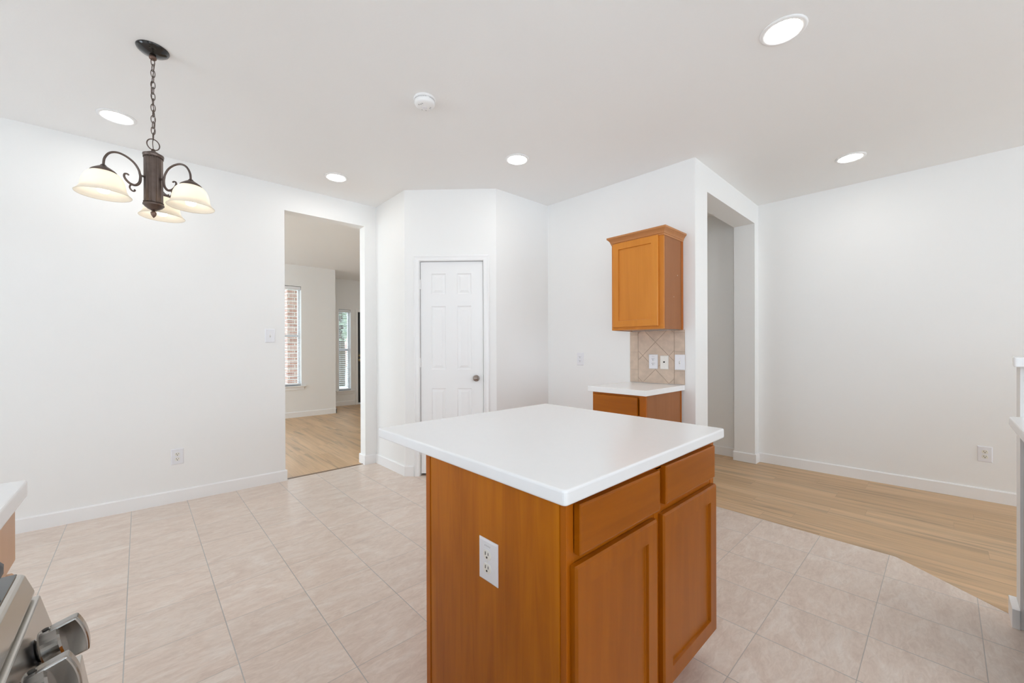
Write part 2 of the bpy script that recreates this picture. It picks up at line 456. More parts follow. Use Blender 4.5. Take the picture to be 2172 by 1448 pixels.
# ---- ceiling and floors
bm = bmesh.new(); box(bm, -3.5, 5.4, -5.5, 9.2, H, H+0.1)
struct(obj('ceiling', bm, M_CEIL))
e1 = (3.245, 1.19); e2 = (3.2155, 0.20); e3 = (2.902, -0.196); e4 = (2.835, -0.279)
bm = bmesh.new()
prism(bm, [(-3.4, -5.4), (2.835, -5.4), e4, e3, (3.2095, 0.185), e2, (3.222, 0.546), e1, (3.25, 1.36), (3.25, 4.3), (1.9, 4.3), (1.9, 4.196), (-3.4, 4.196)], -0.06, 0)
struct(obj('floor', bm, M_TILE), 'beige tiled kitchen floor')
bm = bmesh.new()
prism(bm, [(2.837, -5.4), (5.3, -5.4), (5.3, 4.6), (3.253, 4.6), (3.253, 1.36), (3.247, 1.19), (3.224, 0.546), (3.2175, 0.20), (3.2115, 0.185), (2.904, -0.197), (2.837, -0.28)], -0.06, 0)
struct(obj('floor', bm, M_PLANK), 'wood plank floor beyond the tiles')
bm = bmesh.new()
prism(bm, [(-3.4, 4.210), (1.9, 4.210), (1.9, 4.302), (5.3, 4.602), (5.3, 9.0), (-3.4, 9.0)], -0.06, 0)
struct(obj('floor', bm, M_PLANK), 'wood plank floor of the front room')
bm = bmesh.new(); box(bm, 0.99, 1.745, 4.190, 4.216, -0.03, 0.004)
struct(obj('trim_1', bm, wood('threshold_wood', (0.16, 0.10, 0.06, 1), (0.20, 0.13, 0.08, 1), (0.25, 0.16, 0.10, 1), 'X')), 'brown floor threshold in the front room opening', 'threshold')

# ---- kitchen walls
LA = frame_of(A0, P1)[3]
tA = lambda x: (Vector((x, 0, 0)) - Vector((A0[0], 0, 0))).x/(P1[0]-A0[0])*LA
struct(wall('wall_left', A0, P1, 0.13, holes=[(tA(0.990), tA(1.743), 0, 2.512)], ext=0.0))
struct(wall('wall_pantry_left', P1, P2, 0.10))
struct(wall('wall_pantry_front', P2, P3, 0.10, holes=[(0.125, 0.775, 0, 2.075)]))
struct(wall('wall_pantry_right', P3, P4, 0.10))
struct(wall('wall_cabinet', P4, P5, 0.12, ext=0.0))
struct(wall('wall_niche', P5, P6, 0.20, holes=[(0.243, 1.494, 0, 2.528)]))
struct(wall('wall_right', P6, B1, 0.15, ext=0.0))
struct(wall('wall_hall', (4.865, 4.6), P6, 0.15))
struct(wall('wall_hall_end', (3.30, 4.45), (4.9, 4.45), 0.12))
# ---- unseen sides of the kitchen and living area, with windows added for daylight
struct(wall('wall_back', (5.1, -5.2), (-0.84, -5.2), 0.15, holes=[(0.4, 2.5, 0.15, 2.5), (3.4, 5.0, 0.5, 2.4)]))
struct(wall('wall_kitchen', (-0.84, -5.2), (-0.84, 1.47), 0.12, holes=[(4.1, 6.0, 1.05, 2.2)]))  # unseen window, added to light the faces turned this way
portal(-0.95, -0.15, 1.625, 1.9, 1.15, 1, 0)
struct(wall('wall_nook_return', (-0.84, 1.47), (-3.2, 1.47), 0.12))
struct(wall('wall_nook_left', (-3.2, 1.35), (-3.2, 4.3), 0.15, holes=[(0.5, 1.6, 0.35, 2.3)]))
portal(-3.33, 2.4, 1.325, 1.1, 1.95, 1, 0)
portal(3.65, -5.33, 1.325, 2.1, 2.35, 0, 1)
portal(0.90, -5.33, 1.45, 1.6, 1.9, 0, 1)
# ---- front room beyond the left opening
struct(wall('wall_front_room', (-3.2, 7.93), (2.75, 7.93), 0.14, holes=[(1.4, 3.0, 0.57, 2.36), (4.42, 5.348, 0.57, 2.36)]))  # first opening is an unseen window added to light this room
struct(wall('wall_front_room_left', (-3.2, 4.3), (-3.2, 8.1), 0.15, holes=[(0.5, 3.3, 0.05, 2.5)]))  # side opening added out of view for more daylight in here
portal(-3.33, 6.2, 1.275, 2.8, 2.45, 1, 0)
struct(wall('wall_entry_side', (2.75, 7.935), (2.75, 8.87), 0.14))
struct(wall('wall_entry', (2.61, 8.87), (5.2, 8.87), 0.14, holes=[(0.535, 0.79, 0.33, 2.09), (0.935, 1.86, 0.0, 2.06)]))
struct(wall('wall_front_room_right', (5.1, 9.0), (5.1, 4.45), 0.15))
struct(wall('wall_front_room_back', (3.3, 4.57), (1.86, 4.285), 0.03))
struct(wall('wall_front_room_rear', (5.1, 4.57), (3.3, 4.57), 0.03))
portal(-1.0, 8.09, 1.46, 1.6, 1.79, 0, -1)
portal(1.684, 8.09, 1.46, 0.92, 1.79, 0, -1)
portal(3.27, 9.03, 1.21, 0.25, 1.76, 0, -1)

# ---- baseboards
bm = bmesh.new()
skirting(bm, on(A0, P1, 0.0), on(A0, P1, tA(0.990)), 0, BB_T)
skirting(bm, (0.990, 4.165), (0.990, 4.298), 0, 0)
o = obj('baseboard_left', bm, M_TRIM); struct(o)
bm = bmesh.new()
skirting(bm, on(A0, P1, tA(1.743)), P1, BB_T, 0)
skirting(bm, (1.743, 4.295), (1.743, 4.156), 0, 0)
skirting(bm, P1, P2, 0, 0.004)
skirting(bm, P2, on(P2, P3, 0.085), 0.004, 0)
struct(obj('baseboard_pantry', bm, M_TRIM))
bm = bmesh.new()
skirting(bm, on(P2, P3, 0.815), P3, 0, 0.003); skirting(bm, P3, P4, 0.003, 0)
skirting(bm, P4, on(P4, P5, 0.92)); skirting(bm, on(P4, P5, 1.44), P5, 0, BB_T)
struct(obj('baseboard_cabinet', bm, M_TRIM))
bm = bmesh.new()
skirting(bm, P5, on(P5, P6, 0.243), BB_T, BB_T); skirting(bm, (3.498, 1.353), (3.498, 1.552), 0, 0)
struct(obj('baseboard_niche', bm, M_TRIM))
bm = bmesh.new()
skirting(bm, on(P5, P6, 1.494), P6, BB_T, 0)
skirting(bm, (4.749, 1.554), (4.749, 1.357), BB_T, 0)
skirting(bm, (4.865, 1.556), (4.750, 1.556), 0, 0)
struct(obj('baseboard_niche', bm, M_TRIM))
bm = bmesh.new(); skirting(bm, P6, B1); struct(obj('baseboard_right', bm, M_TRIM))
bm = bmesh.new(); skirting(bm, (4.865, 4.45), (4.865, 1.575)); struct(obj('baseboard_hall', bm, M_TRIM))
bm = bmesh.new(); skirting(bm, (-3.2, 7.93), (2.75, 7.93), 0, BB_T); skirting(bm, (2.75, 7.93), (2.75, 8.87), BB_T, 0)
struct(obj('baseboard_front_room', bm, M_TRIM))
bm = bmesh.new(); skirting(bm, (2.75, 8.87), (3.49, 8.87)); struct(obj('baseboard_entry', bm, M_TRIM))

# ------------------------------------------------------------------ pantry door (door_1) and its casing
Pd, dd, nd, Ld = frame_of(P2, P3)
rz_d = math.atan2(nd.x, -nd.y)
def door_empty(name, P, n):
    o = bpy.data.objects.new(name, None); COL.objects.link(o); place(o, P, n); o['kind'] = 'structure'
    return o
org = Pd + dd*0.0
door1 = door_empty('door_1', (org.x, org.y, 0), nd)      # local x runs along P2->P3, local -y faces the room
door1['label'] = 'white six-panel pantry door'
def six_panel(W0, W1, Z0, Z1, cols, rows, y0=0.012, th=0.035):
    """door leaf, raised panels sunk in the face at y=y0"""
    bm = bmesh.new()
    xs = sorted({W0, W1, *[c for p in cols for c in p]}); zs = sorted({Z0, Z1, *[c for p in rows for c in p]})
    V = {}
    def v(x, y, z):
        k = (round(x, 5), round(y, 5), round(z, 5))
        if k not in V: V[k] = bm.verts.new((x, y, z))
        return V[k]
    for i in range(len(xs)-1):
        for j in range(len(zs)-1):
            x0, x1, z0, z1 = xs[i], xs[i+1], zs[j], zs[j+1]
            if any(abs(x0-c[0]) < 1e-6 for c in cols) and any(abs(z0-r[0]) < 1e-6 for r in rows):
                steps = [(0, 0), (0.009, 0.007), (0.016, 0.007), (0.038, 0.001)]
                prev = [v(x0, y0, z0), v(x1, y0, z0), v(x1, y0, z1), v(x0, y0, z1)]
                for (ins, dep) in steps[1:]:
                    cur = [v(x0+ins, y0+dep, z0+ins), v(x1-ins, y0+dep, z0+ins), v(x1-ins, y0+dep, z1-ins), v(x0+ins, y0+dep, z1-ins)]
                    for k in range(4): bm.faces.new((prev[k], prev[(k+1) % 4], cur[(k+1) % 4], cur[k]))
                    prev = cur
                bm.faces.new(prev)
            else:
                bm.faces.new((v(x0, y0, z0), v(x1, y0, z0), v(x1, y0, z1), v(x0, y0, z1)))
    y1 = y0+th
    b = [v(W0, y1, Z0), v(W1, y1, Z0), v(W1, y1, Z1), v(W0, y1, Z1)]
    bm.faces.new(b[::-1])
    bot = [v(x, y0, Z0) for x in xs]; bm.faces.new(bot + [b[1], b[0]])
    top = [v(x, y0, Z1) for x in xs]; bm.faces.new(top[::-1] + [b[3], b[2]])
    lf = [v(W0, y0, z) for z in zs]; bm.faces.new(lf + [b[3], b[0]])
    rt = [v(W1, y0, z) for z in zs]; bm.faces.new(rt[::-1] + [b[1], b[2]])
    return bm
obj('door_leaf', six_panel(0.150, 0.752, 0.022, 2.052, [(0.253, 0.393), (0.501, 0.641)], [(0.25, 0.841), (1.020, 1.629), (1.741, 1.940)]), M_DOOR, door1)
# knob
bm = bmesh.new()
mt_ = Matrix.Rotation(PI/2, 4, 'X')          # lathe axis z -> -y
lathe(bm, [(0, 0.062), (0.010, 0.0615), (0.018, 0.058), (0.0245, 0.050), (0.026, 0.042), (0.022, 0.034), (0.012, 0.028), (0.010, 0.012)], 24, (0.684, 0.012, 0.936), mt_)
kn = obj('door_knob', bm, M_NICKEL, door1, smooth=True)
bm = bmesh.new(); lathe(bm, [(0.010, 0.013), (0.026, 0.010), (0.031, 0.004), (0.031, 0.0), (0, 0)], 28, (0.684, 0.012, 0.936), mt_)
obj('rosette', bm, M_NICKEL, kn, smooth=True)
for z in (0.25, 1.086, 1.835):
    bm = bmesh.new(); box(bm, 0.138, 0.156, 0.006, 0.012, z-0.045, z+0.045)
    bmesh.ops.create_cone(bm, cap_ends=True, segments=12, radius1=0.006, radius2=0.006, depth=0.09, matrix=Matrix.Translation((0.146, 0.002, z)))
    obj('hinge', bm, M_TRIM, door1)
bm = boxes((0.752, 0.758, 0.02, 0.024, 0.90, 0.97)); obj('latch', bm, M_SLOT, door1)
# jamb, stop and casing
bm = boxes((0.125, 0.146, 0.0, 0.10, 0, 2.075), (0.756, 0.775, 0.0, 0.10, 0, 2.075), (0.146, 0.756, 0.0, 0.10, 2.056, 2.075))
obj('door_jamb', bm, M_TRIM, door1)
bm = bmesh.new()
def casing(bm, x0, x1, zt, w=0.056):
    prof = [(0, 0), (0, -0.013), (0.006, -0.017), (0.014, -0.013), (0.030, -0.012), (0.044, -0.016), (0.051, -0.012), (w, -0.008), (w, 0)]
    k = len(prof)
    def ring(fn): return [bm.verts.new(fn(a, y)) for a, y in prof]
    rs = [ring(lambda a, y: (x0-a, y, 0)), ring(lambda a, y: (x0-a, y, zt+a)), ring(lambda a, y: (x1+a, y, zt+a)), ring(lambda a, y: (x1+a, y, 0))]
    for A_, B_ in zip(rs[:-1], rs[1:]):
        for i in range(k): bm.faces.new((A_[i], A_[(i+1) % k], B_[(i+1) % k], B_[i]))
    bm.faces.new(rs[0][::-1]); bm.faces.new(rs[-1])
casing(bm, 0.143, 0.759, 2.057)
obj('door_casing', bm, M_TRIM, door1)
bm = boxes((0.147, 0.755, 0.062, 0.064, 0.0, 2.056)); obj('closet_shadow_board', bm, M_GAP_SHADE, door1)

# ------------------------------------------------------------------ windows of the front room, blinds, front door
def window(name, x0, x1, z0, z1, yf, rail=True, label=None):
    o = bpy.data.objects.new(name, None); COL.objects.link(o); o.location = ((x0+x1)/2, yf, z0); o['kind'] = 'structure'
    if label: o['label'] = label
    w = (x1-x0)/2; h = z1-z0; d0, d1 = 0.075, 0.125; s = 0.035
    bm = boxes((-w, -w+s, d0, d1, 0, h), (w-s, w, d0, d1, 0, h), (-w+s, w-s, d0, d1, 0, s), (-w+s, w-s, d0, d1, h-s, h))
    obj('window_frame', bm, M_VINYL, o, bevel=0.003)
    if rail:
        bm = boxes((-w+s, w-s, d0-0.008, d1, h*0.5-0.022, h*0.5+0.022)); obj('meeting_rail', bm, M_VINYL, o, bevel=0.003)
    bm = boxes((-w+s, w-s, 0.098, 0.102, s, h-s)); obj('pane', bm, M_GLASS, o)
    bm = boxes((-w-0.068, w+0.068, -0.045, 0.0, -0.022, 0.0), (-w, w, 0.0, 0.075, -0.022, 0.0)); obj('window_sill', bm, M_TRIM, o, bevel=0.004)
    bm = boxes((-w-0.045, w+0.045, -0.018, 0.0, -0.078, -0.022)); obj('apron', bm, M_TRIM, o, bevel=0.004)
    return o
window('window_1', 1.22, 2.148, 0.57, 2.36, 7.93, label='tall window with a brick pillar outside')
window('window_2', 3.145, 3.40, 0.33, 2.09, 8.87, label='narrow window beside the dark front door')
window('added_window', -1.80, -0.20, 0.57, 2.36, 7.93)  # hidden window, added only for the daylight it lets in
def blind(label, x0, x1, z0, z1, yf, pitch, tilt):
    o = thing('window_blind', label, 'blind', ((x0+x1)/2, yf+0.035, z1), 0)
    w = (x1-x0)/2; h = z1-z0
    bm = boxes((-w, w, -0.030, 0.030, -0.055, -0.002)); obj('headrail', bm, M_VINYL, o, bevel=0.003)
    bm = bmesh.new(); z = -0.075
    c, s = math.cos(tilt), math.sin(tilt)
    while z > -h+0.05:
        pts = [(-0.024, 0.0), (0.0, 0.004), (0.024, 0.0), (0.024, 0.002), (0.0, 0.006), (-0.024, 0.002)]
        q = [(a*c-b*s, a*s+b*c) for a, b in pts]
        A_ = [bm.verts.new((-w+0.006, a, z+b)) for a, b in q]; B_ = [bm.verts.new((w-0.006, a, z+b)) for a, b in q]
        for i in range(6): bm.faces.new((A_[i], A_[(i+1) % 6], B_[(i+1) % 6], B_[i]))
        bm.faces.new(A_[::-1]); bm.faces.new(B_)
        z -= pitch
    obj('slats', bm, M_VINYL, o)
    bm = boxes((-w+0.004, w-0.004, -0.025, 0.025, -h+0.012, -h+0.034)); obj('bottom_rail', bm, M_VINYL, o, bevel=0.003)
    for xx in (-w*0.72, w*0.72):
        bm = bmesh.new(); tube(bm, [(xx, -0.027, -0.05), (xx, -0.027, -h+0.02)], 0.0014, 6); obj('ladder_cord', bm, M_VINYL, o)
    return o
blind('white blind over the window with the brick pillar', 1.228, 2.14, 0.575, 2.352, 7.93, 0.043, 0.12)
blind('narrow white blind on the window by the dark front door', 3.152, 3.393, 0.335, 2.082, 8.87, 0.043, 0.12)
door2 = door_empty('door_2', (2.61, 8.87, 0), (0, -1, 0)); door2['label'] = 'dark front door'
bm = boxes((0.945, 1.85, 0.02, 0.065, 0.035, 2.048)); obj('door_leaf', bm, M_BLACKDOOR, door2, bevel=0.003)
bm = bmesh.new(); casing(bm, 0.945, 1.85, 2.05); obj('door_casing', bm, M_TRIM, door2)
bm = boxes((0.935, 0.945, 0.0, 0.14, 0, 2.06), (1.85, 1.86, 0.0, 0.14, 0, 2.06), (0.945, 1.85, 0.0, 0.14, 2.05, 2.06)); obj('door_jamb', bm, M_TRIM, door2)
bm = boxes((0.945, 1.85, 0.0, 0.14, 0.0, 0.03)); obj('door_sill', bm, M_VINYL, door2)
for z in (1.08, 0.985):
    bm = bmesh.new(); lathe(bm, [(0, 0.05), (0.022, 0.046), (0.027, 0.03), (0.012, 0.02), (0.012, 0.012), (0.032, 0.008), (0.032, 0.0), (0, 0)], 20, (0.995, 0.02, z), mt_)
    obj('deadbolt' if z > 1 else 'door_knob', bm, M_BRASS, door2, smooth=True)

# ---- outside, seen through the two windows
bm = boxes((-25, 40, 9.02, 60, -0.30, -0.15)); tag(obj('lawn', bm, M_LAWN), 'sunny front lawn outside the entry window', 'lawn')['kind'] = 'structure'
bm = boxes((-25, 40, 17.5, 24, -0.155, -0.14)); tag(obj('street', bm, M_CONC), 'pale street beyond the lawn outside the window', 'street')['kind'] = 'structure'
bm = boxes((2.19, 2.62, 9.02, 9.45, -0.15, 3.0)); tag(obj('brick_pillar', bm, M_BRICK), 'red brick pillar just outside the tall window', 'pillar')
def tree(x, y, h, r, label):
    o = thing('tree', label, 'tree', (x, y, -0.15), 0, 'trees across the lawn')
    bm = bmesh.new(); tube(bm, spline([(0, 0, 0), (0.05, 0.02, h*0.3), (-0.04, 0.05, h*0.7)], 4), [0.16-0.008*i for i in range(9)], 8); obj('trunk', bm, M_BARK, o, smooth=True)
    bm = bmesh.new()
    for i in range(2600):
        u = random.random()*2*PI; ph = math.acos(2*random.random()-1); q = r*(0.45+0.55*random.random())
        c = Vector((q*math.sin(ph)*math.cos(u), q*math.sin(ph)*math.sin(u), h*0.72+q*0.85*math.cos(ph)))
        mx = Matrix.Translation(c) @ Matrix.Rotation(random.random()*6, 4, 'Z') @ Matrix.Rotation(random.random()*3, 4, 'X')
        s = r*0.036
        vs_ = [bm.verts.new(mx @ Vector(p)) for p in ((-s, -s*0.5, 0), (s, -s*0.4, 0.1*s), (s*1.1, s*0.5, 0), (-s, s*0.5, -0.1*s))]
        bm.faces.new(vs_)
    obj('foliage', bm, M_LEAF, o)
    return o
tree(5.6, 15.6, 4.2, 1.7, 'leafy tree seen in the upper part of the narrow entry window')
tree(8.6, 25.5, 5.0, 2.3, 'farther tree across the street in the entry window')
ho = thing('house', 'pale house far across the street outside the window', 'house', (12.5, 33, -0.15))
obj('house_wall', boxes((-5, 5, 0, 6, 0, 2.8)), M_BRICK, ho)
bm = bmesh.new(); v_ = [bm.verts.new(p) for p in ((-5.4, -0.4, 2.8), (5.4, -0.4, 2.8), (5.4, 6.4, 2.8), (-5.4, 6.4, 2.8), (-3.5, 3, 4.8), (3.5, 3, 4.8))]
for f in ((0, 1, 5, 4), (1, 2, 5), (2, 3, 4, 5), (3, 0, 4), (3, 2, 1, 0)): bm.faces.new([v_[i] for i in f])
obj('roof', bm, M_SHINGLE, ho)

# ------------------------------------------------------------------ electrical plates
def plate_bm(w=0.079, h=0.124, t=0.006, b=0.005):
    bm = bmesh.new(); x, z = w/2, h/2
    A_ = [bm.verts.new(p) for p in ((-x, 0, -z), (x, 0, -z), (x, 0, z), (-x, 0, z))]
    M_ = [bm.verts.new(p) for p in ((-x, -t*0.35, -z), (x, -t*0.35, -z), (x, -t*0.35, z), (-x, -t*0.35, z))]
    B_ = [bm.verts.new(p) for p in ((-x+b, -t, -z+b), (x-b, -t, -z+b), (x-b, -t, z-b), (-x+b, -t, z-b))]
    for i in range(4):
        j = (i+1) % 4; bm.faces.new((A_[i], A_[j], M_[j], M_[i])); bm.faces.new((M_[i], M_[j], B_[j], B_[i]))
    bm.faces.new(B_); bm.faces.new(A_[::-1])
    return bm
def rec_bm(zc, t=0.006):
    """one receptacle face: round with flattened top and bottom"""
    bm = bmesh.new(); pts = []
    for k in range(28):
        a = 2*PI*k/28; x = 0.0172*math.cos(a); z = max(-0.0135, min(0.0135, 0.0172*math.sin(a))); pts.append((x, z))
    lo = [bm.verts.new((x, -t+0.001, zc+z)) for x, z in pts]; hi = [bm.verts.new((x*0.95, -t-0.0025, zc+z*0.95)) for x, z in pts]
    for i in range(28): bm.faces.new((lo[i], lo[(i+1) % 28], hi[(i+1) % 28], hi[i]))
    bm.faces.new(hi); bm.faces.new(lo[::-1])
    return bm
def slots_bm(zc, t=0.006):
    bm = bmesh.new(); y0, y1 = -t-0.0031, -t-0.001
    box(bm, -0.0076, -0.0050, y0, y1, zc-0.001, zc+0.0085); box(bm, 0.0052, 0.0074, y0, y1, zc+0.0003, zc+0.0080)
    bmesh.ops.create_cone(bm, cap_ends=True, segments=12, radius1=0.0031, radius2=0.0031, depth=0.002, matrix=Matrix.Translation((0, -t-0.0021, zc-0.0068)) @ Matrix.Rotation(PI/2, 4, 'X'))
    return bm
def screw(zc, par, t=0.006):
    bm = bmesh.new(); bmesh.ops.create_cone(bm, cap_ends=True, segments=14, radius1=0.0034, radius2=0.0028, depth=0.0018, matrix=Matrix.Translation((0, -t-0.0006, zc)) @ Matrix.Rotation(PI/2, 4, 'X'))
    obj('screw', bm, M_CREAM, par)
def outlet(P, n, label, face, marks=0, group=None, w=0.079, h=0.124):
    o = place(thing('electrical_outlet', label, 'outlet', group=group), P, n)
    obj('plate', plate_bm(w, h), M_PLATE, o)
    for zc in (0.0195, -0.0195):
        r = obj('receptacle', rec_bm(zc), face, o); obj('slots', slots_bm(zc), M_SLOT, r)
    screw(0, o)
    if marks:
        bm = bmesh.new()
        for i in range(marks):
            x = -0.011 + 0.022*i/(marks-1)
            q = [(x-0.0012, 0.0425), (x+0.0006, 0.0425), (x+0.0018, 0.0470+0.001*(i % 2)), (x+0.0004, 0.0470)]
            vs_ = [bm.verts.new((a, -0.0062, b)) for a, b in q]; bm.faces.new(vs_)
        obj('printed_mark', bm, M_GREYMARK, o)
    return o
def switch(P, n, label, w=0.080, h=0.124):
    o = place(thing('light_switch', label, 'switch'), P, n)
    obj('plate', plate_bm(w, h), M_PLATE, o)
    bm = boxes((-0.0075, 0.0075, -0.0075, -0.005, -0.0145, 0.0145)); obj('toggle_surround', bm, M_CREAM, o)
    bm = bmesh.new(); vs_ = [(-0.0045, -0.006, -0.009), (0.0045, -0.006, -0.009), (0.0045, -0.006, 0.009), (-0.0045, -0.006, 0.009), (-0.0035, -0.018, 0.004), (0.0035, -0.018, 0.004), (0.0035, -0.016, 0.010), (-0.0035, -0.016, 0.010)]
    v_ = [bm.verts.new(p) for p in vs_]
    for f in ((0, 1, 5, 4), (1, 2, 6, 5), (2, 3, 7, 6), (3, 0, 4, 7), (4, 5, 6, 7)): bm.faces.new([v_[i] for i in f])
    obj('toggle', bm, M_PLATE, o)
    bm = boxes((-0.0045, 0.0045, -0.0078, -0.0074, -0.0135, -0.0095)); obj('toggle_gap', bm, M_GREYMARK, o)
    screw(0.030, o); screw(-0.030, o)
    return o
nA = frame_of(A0, P1)[2]; nB = frame_of(P6, B1)[2]; nC = frame_of(P4, P5)[2]
def onA(x, z): p = on(A0, P1, tA(x)); return (p[0], p[1], z)
def onB(y, z):
    t = (P6[1]-y)/(P6[1]-B1[1])*frame_of(P6, B1)[3]; p = on(P6, B1, t); return (p[0], p[1], z)
def onC(y, z, off=0.0):
    t = (P4[1]-y)/(P4[1]-P5[1])*frame_of(P4, P5)[3]; p = on(P4, P5, t); return (p[0]+nC.x*off, p[1]+nC.y*off, z)
switch(onA(0.869, 1.343), nA, 'white toggle switch on the left wall beside the front room opening')
outlet(onA(0.218, 0.363), nA, 'outlet low on the left wall above the baseboard', M_CREAM)
outlet(onB(-0.219, 0.369), nB, 'outlet low on the right wall above the wood floor', M_IVORY)
outlet(onC(2.463, 1.113), nC, 'outlet on the bare white wall left of the wall cabinet', M_PLATE)
outlet(onC(1.6985, 1.1025, 0.0105), nC, 'outlet on the tiled backsplash, first plate from the left', M_PLATE, marks=6)
cp = place(thing('cable_plate', 'cream cable plate with a dark centre jack on the backsplash', 'wall plate'), onC(1.6015, 1.0975, 0.0105), nC)
obj('plate', plate_bm(0.071, 0.115), M_CREAM, cp)
bm = bmesh.new(); lathe(bm, [(0, 0.011), (0.0045, 0.011), (0.0045, 0.002), (0.007, 0.002), (0.007, -0.001), (0, -0.001)], 16, (0, -0.006, 0.003), mt_); obj('coax_jack', bm, M_SLOT, cp)
screw(-0.042, cp); screw(0.042, cp)
switch(onC(1.472, 1.101, 0.0105), nC, 'white toggle switch at the right edge of the backsplash', 0.082, 0.126)

# ------------------------------------------------------------------ backsplash
def clip(poly, a, b, c):
    """keep the part of poly with a*x+b*y<=c"""
    out = []
    for i in range(len(poly)):
        p, q = poly[i], poly[(i+1) % len(poly)]
        dp, dq = a*p[0]+b*p[1]-c, a*q[0]+b*q[1]-c
        if dp <= 0: out.append(p)
        if dp*dq < 0:
            t = dp/(dp-dq); out.append((p[0]+(q[0]-p[0])*t, p[1]+(q[1]-p[1])*t))
    return out
bs = place(thing('backsplash', 'beige stone tile backsplash laid in diamonds above the small counter', 'backsplash'), onC(1.918, 0.0), nC)
YW = 1.918-1.434; Zb, Zt = 0.918, 1.366
def splash_tiles():
    bm = bmesh.new(); box(bm, 0, YW, -0.0055, 0, Zb, Zt, 1)
    g = 0.0019
    def add(poly):
        if len(poly) < 3: return
        A_ = [bm.verts.new((x, -0.005, z)) for x, z in poly]; B_ = [bm.verts.new((x, -0.009, z)) for x, z in poly]
        n_ = len(poly); bm.faces.new(B_)
        for i in range(n_): bm.faces.new((A_[i], A_[(i+1) % n_], B_[(i+1) % n_], B_[i]))
    x1, x2 = 1.918-1.839, 1.918-1.518
    for (a, b, zs) in ((0, x1-g, (Zb, 1.030, 1.183, 1.335, Zt)), (x2+g, YW, (Zb, 1.027, 1.188, 1.345, Zt))):
        for z0, z1 in zip(zs[:-1], zs[1:]): add([(a, z0+g), (b, z0+g), (b, z1-g), (a, z1-g)])
    xc, zc, hd = 1.918-1.680, 1.153, 0.1165
    for i in range(-3, 4):
        for j in range(-3, 4):
            # diamonds in rotated coordinates u=x+z, v=x-z
            u0, u1, v0, v1 = -hd+2*hd*i, hd+2*hd*i, -hd+2*hd*j, hd+2*hd*j
            gg = g*1.42; u0 += gg; u1 -= gg; v0 += gg; v1 -= gg
            poly = [(xc+(u+v)/2, zc+(u-v)/2) for u, v in ((u0, v0), (u1, v0), (u1, v1), (u0, v1))]
            for (a, b, c) in ((-1, 0, -(x1+g)), (1, 0, x2-g), (0, -1, -Zb), (0, 1, Zt)):
                if poly: poly = clip(poly, a, b, c)
            if poly: add(poly)
    return bm
obj('tiles', splash_tiles(), None, bs, mats=[M_SPLASH, M_GROUT])

# ------------------------------------------------------------------ cabinetry pieces (fronts face local -Y)
def shaker(x0, x1, z0, z1, y0, th=0.02, st=0.057, dep=0.009):
    """door with a flat recessed panel; front plane at y0"""
    bm = bmesh.new()
    ins = [(0, 0.006), (0.005, 0.0), (st-0.001, 0.0), (st+0.001, dep*0.9), (st+0.003, dep)]
    prev = None
    def ring(i, y): return [bm.verts.new(p) for p in ((x0+i, y, z0+i), (x1-i, y, z0+i), (x1-i, y, z1-i), (x0+i, y, z1-i))]
    back = ring(0, y0+th)
    prev = back
    for (i, d) in ins:
        cur = ring(i, y0+d)
        for k in range(4): bm.faces.new((prev[k], prev[(k+1) % 4], cur[(k+1) % 4], cur[k]))
        prev = cur
    bm.faces.new(prev); bm.faces.new(back[::-1])
    return bm
def slab_front(x0, x1, z0, z1, y0, th=0.02, b=0.006):
    bm = bmesh.new()
    def ring(i, y): return [bm.verts.new(p) for p in ((x0+i, y, z0+i), (x1-i, y, z0+i), (x1-i, y, z1-i), (x0+i, y, z1-i))]
    rs = [ring(0, y0+th), ring(0, y0+b*0.6), ring(b*0.45, y0+b*0.15), ring(b, y0)]
    for A_, B_ in zip(rs[:-1], rs[1:]):
        for k in range(4): bm.faces.new((A_[k], A_[(k+1) % 4], B_[(k+1) % 4], B_[k]))
    bm.faces.new(rs[-1]); bm.faces.new(rs[0][::-1])
    return bm
def rounded_slab(corners, z0, z1, r=0.016, seg=5):
    bm = bmesh.new(); pts = []
    c = [Vector((p[0], p[1])) for p in corners]; n = len(c)
    for i in range(n):
        p, a, b = c[i], c[i-1], c[(i+1) % n]
        da, db = (a-p).normalized(), (b-p).normalized()
        for k in range(seg+1):
            t = k/seg; q0 = p+da*r; q1 = p+db*r
            pts.append(q0*(1-t)**2 + p*2*t*(1-t) + q1*t*t)
    prism(bm, pts, z0, z1)
    return bm

# ---- island
isl = thing('kitchen_island', 'honey maple kitchen island cabinet with two drawers over two doors', 'island', (0.745, 0.6145, 0))
ox, oy = 0.745, 0.6145
ZC = 0.852
FR = 1.643-ox       # right end of the face frame
BK = 1.247-oy       # back of the base
bm = boxes((0.003, FR-0.003, 0.02, BK-0.018, 0.10, ZC)); obj('carcass', bm, M_WOODF, isl)
st = 0.040
bm = boxes((0, st-0.012, 0, 0.02, 0.12, ZC), (FR-0.032, FR, 0, 0.02, 0.12, ZC), (1.170-ox, 1.216-ox, 0, 0.02, 0.14, ZC-0.012),
           (st-0.012, FR-0.032, 0, 0.02, ZC-0.020, ZC), (st-0.012, FR-0.032, 0.0, 0.02, 0.120, 0.150), (st-0.012, FR-0.032, 0.002, 0.02, 0.682, 0.735))
obj('face_frame', bm, M_WOODF, isl, bevel=0.0015)
def isl_front(kind, x0, x1, z0, z1, name, mat):
    f = shaker if kind == 'd' else slab_front
    return obj(name, f(x0-ox, x1-ox, z0, z1, 0.594-oy), mat, isl)
isl_front('s', 0.774, 1.173, 0.714, 0.838, 'drawer', M_WOODX)
isl_front('s', 1.212, 1.606, 0.722, 0.843, 'drawer', M_WOODX)
isl_front('d', 0.759, 1.156, 0.135, 0.692, 'door', M_WOODV)
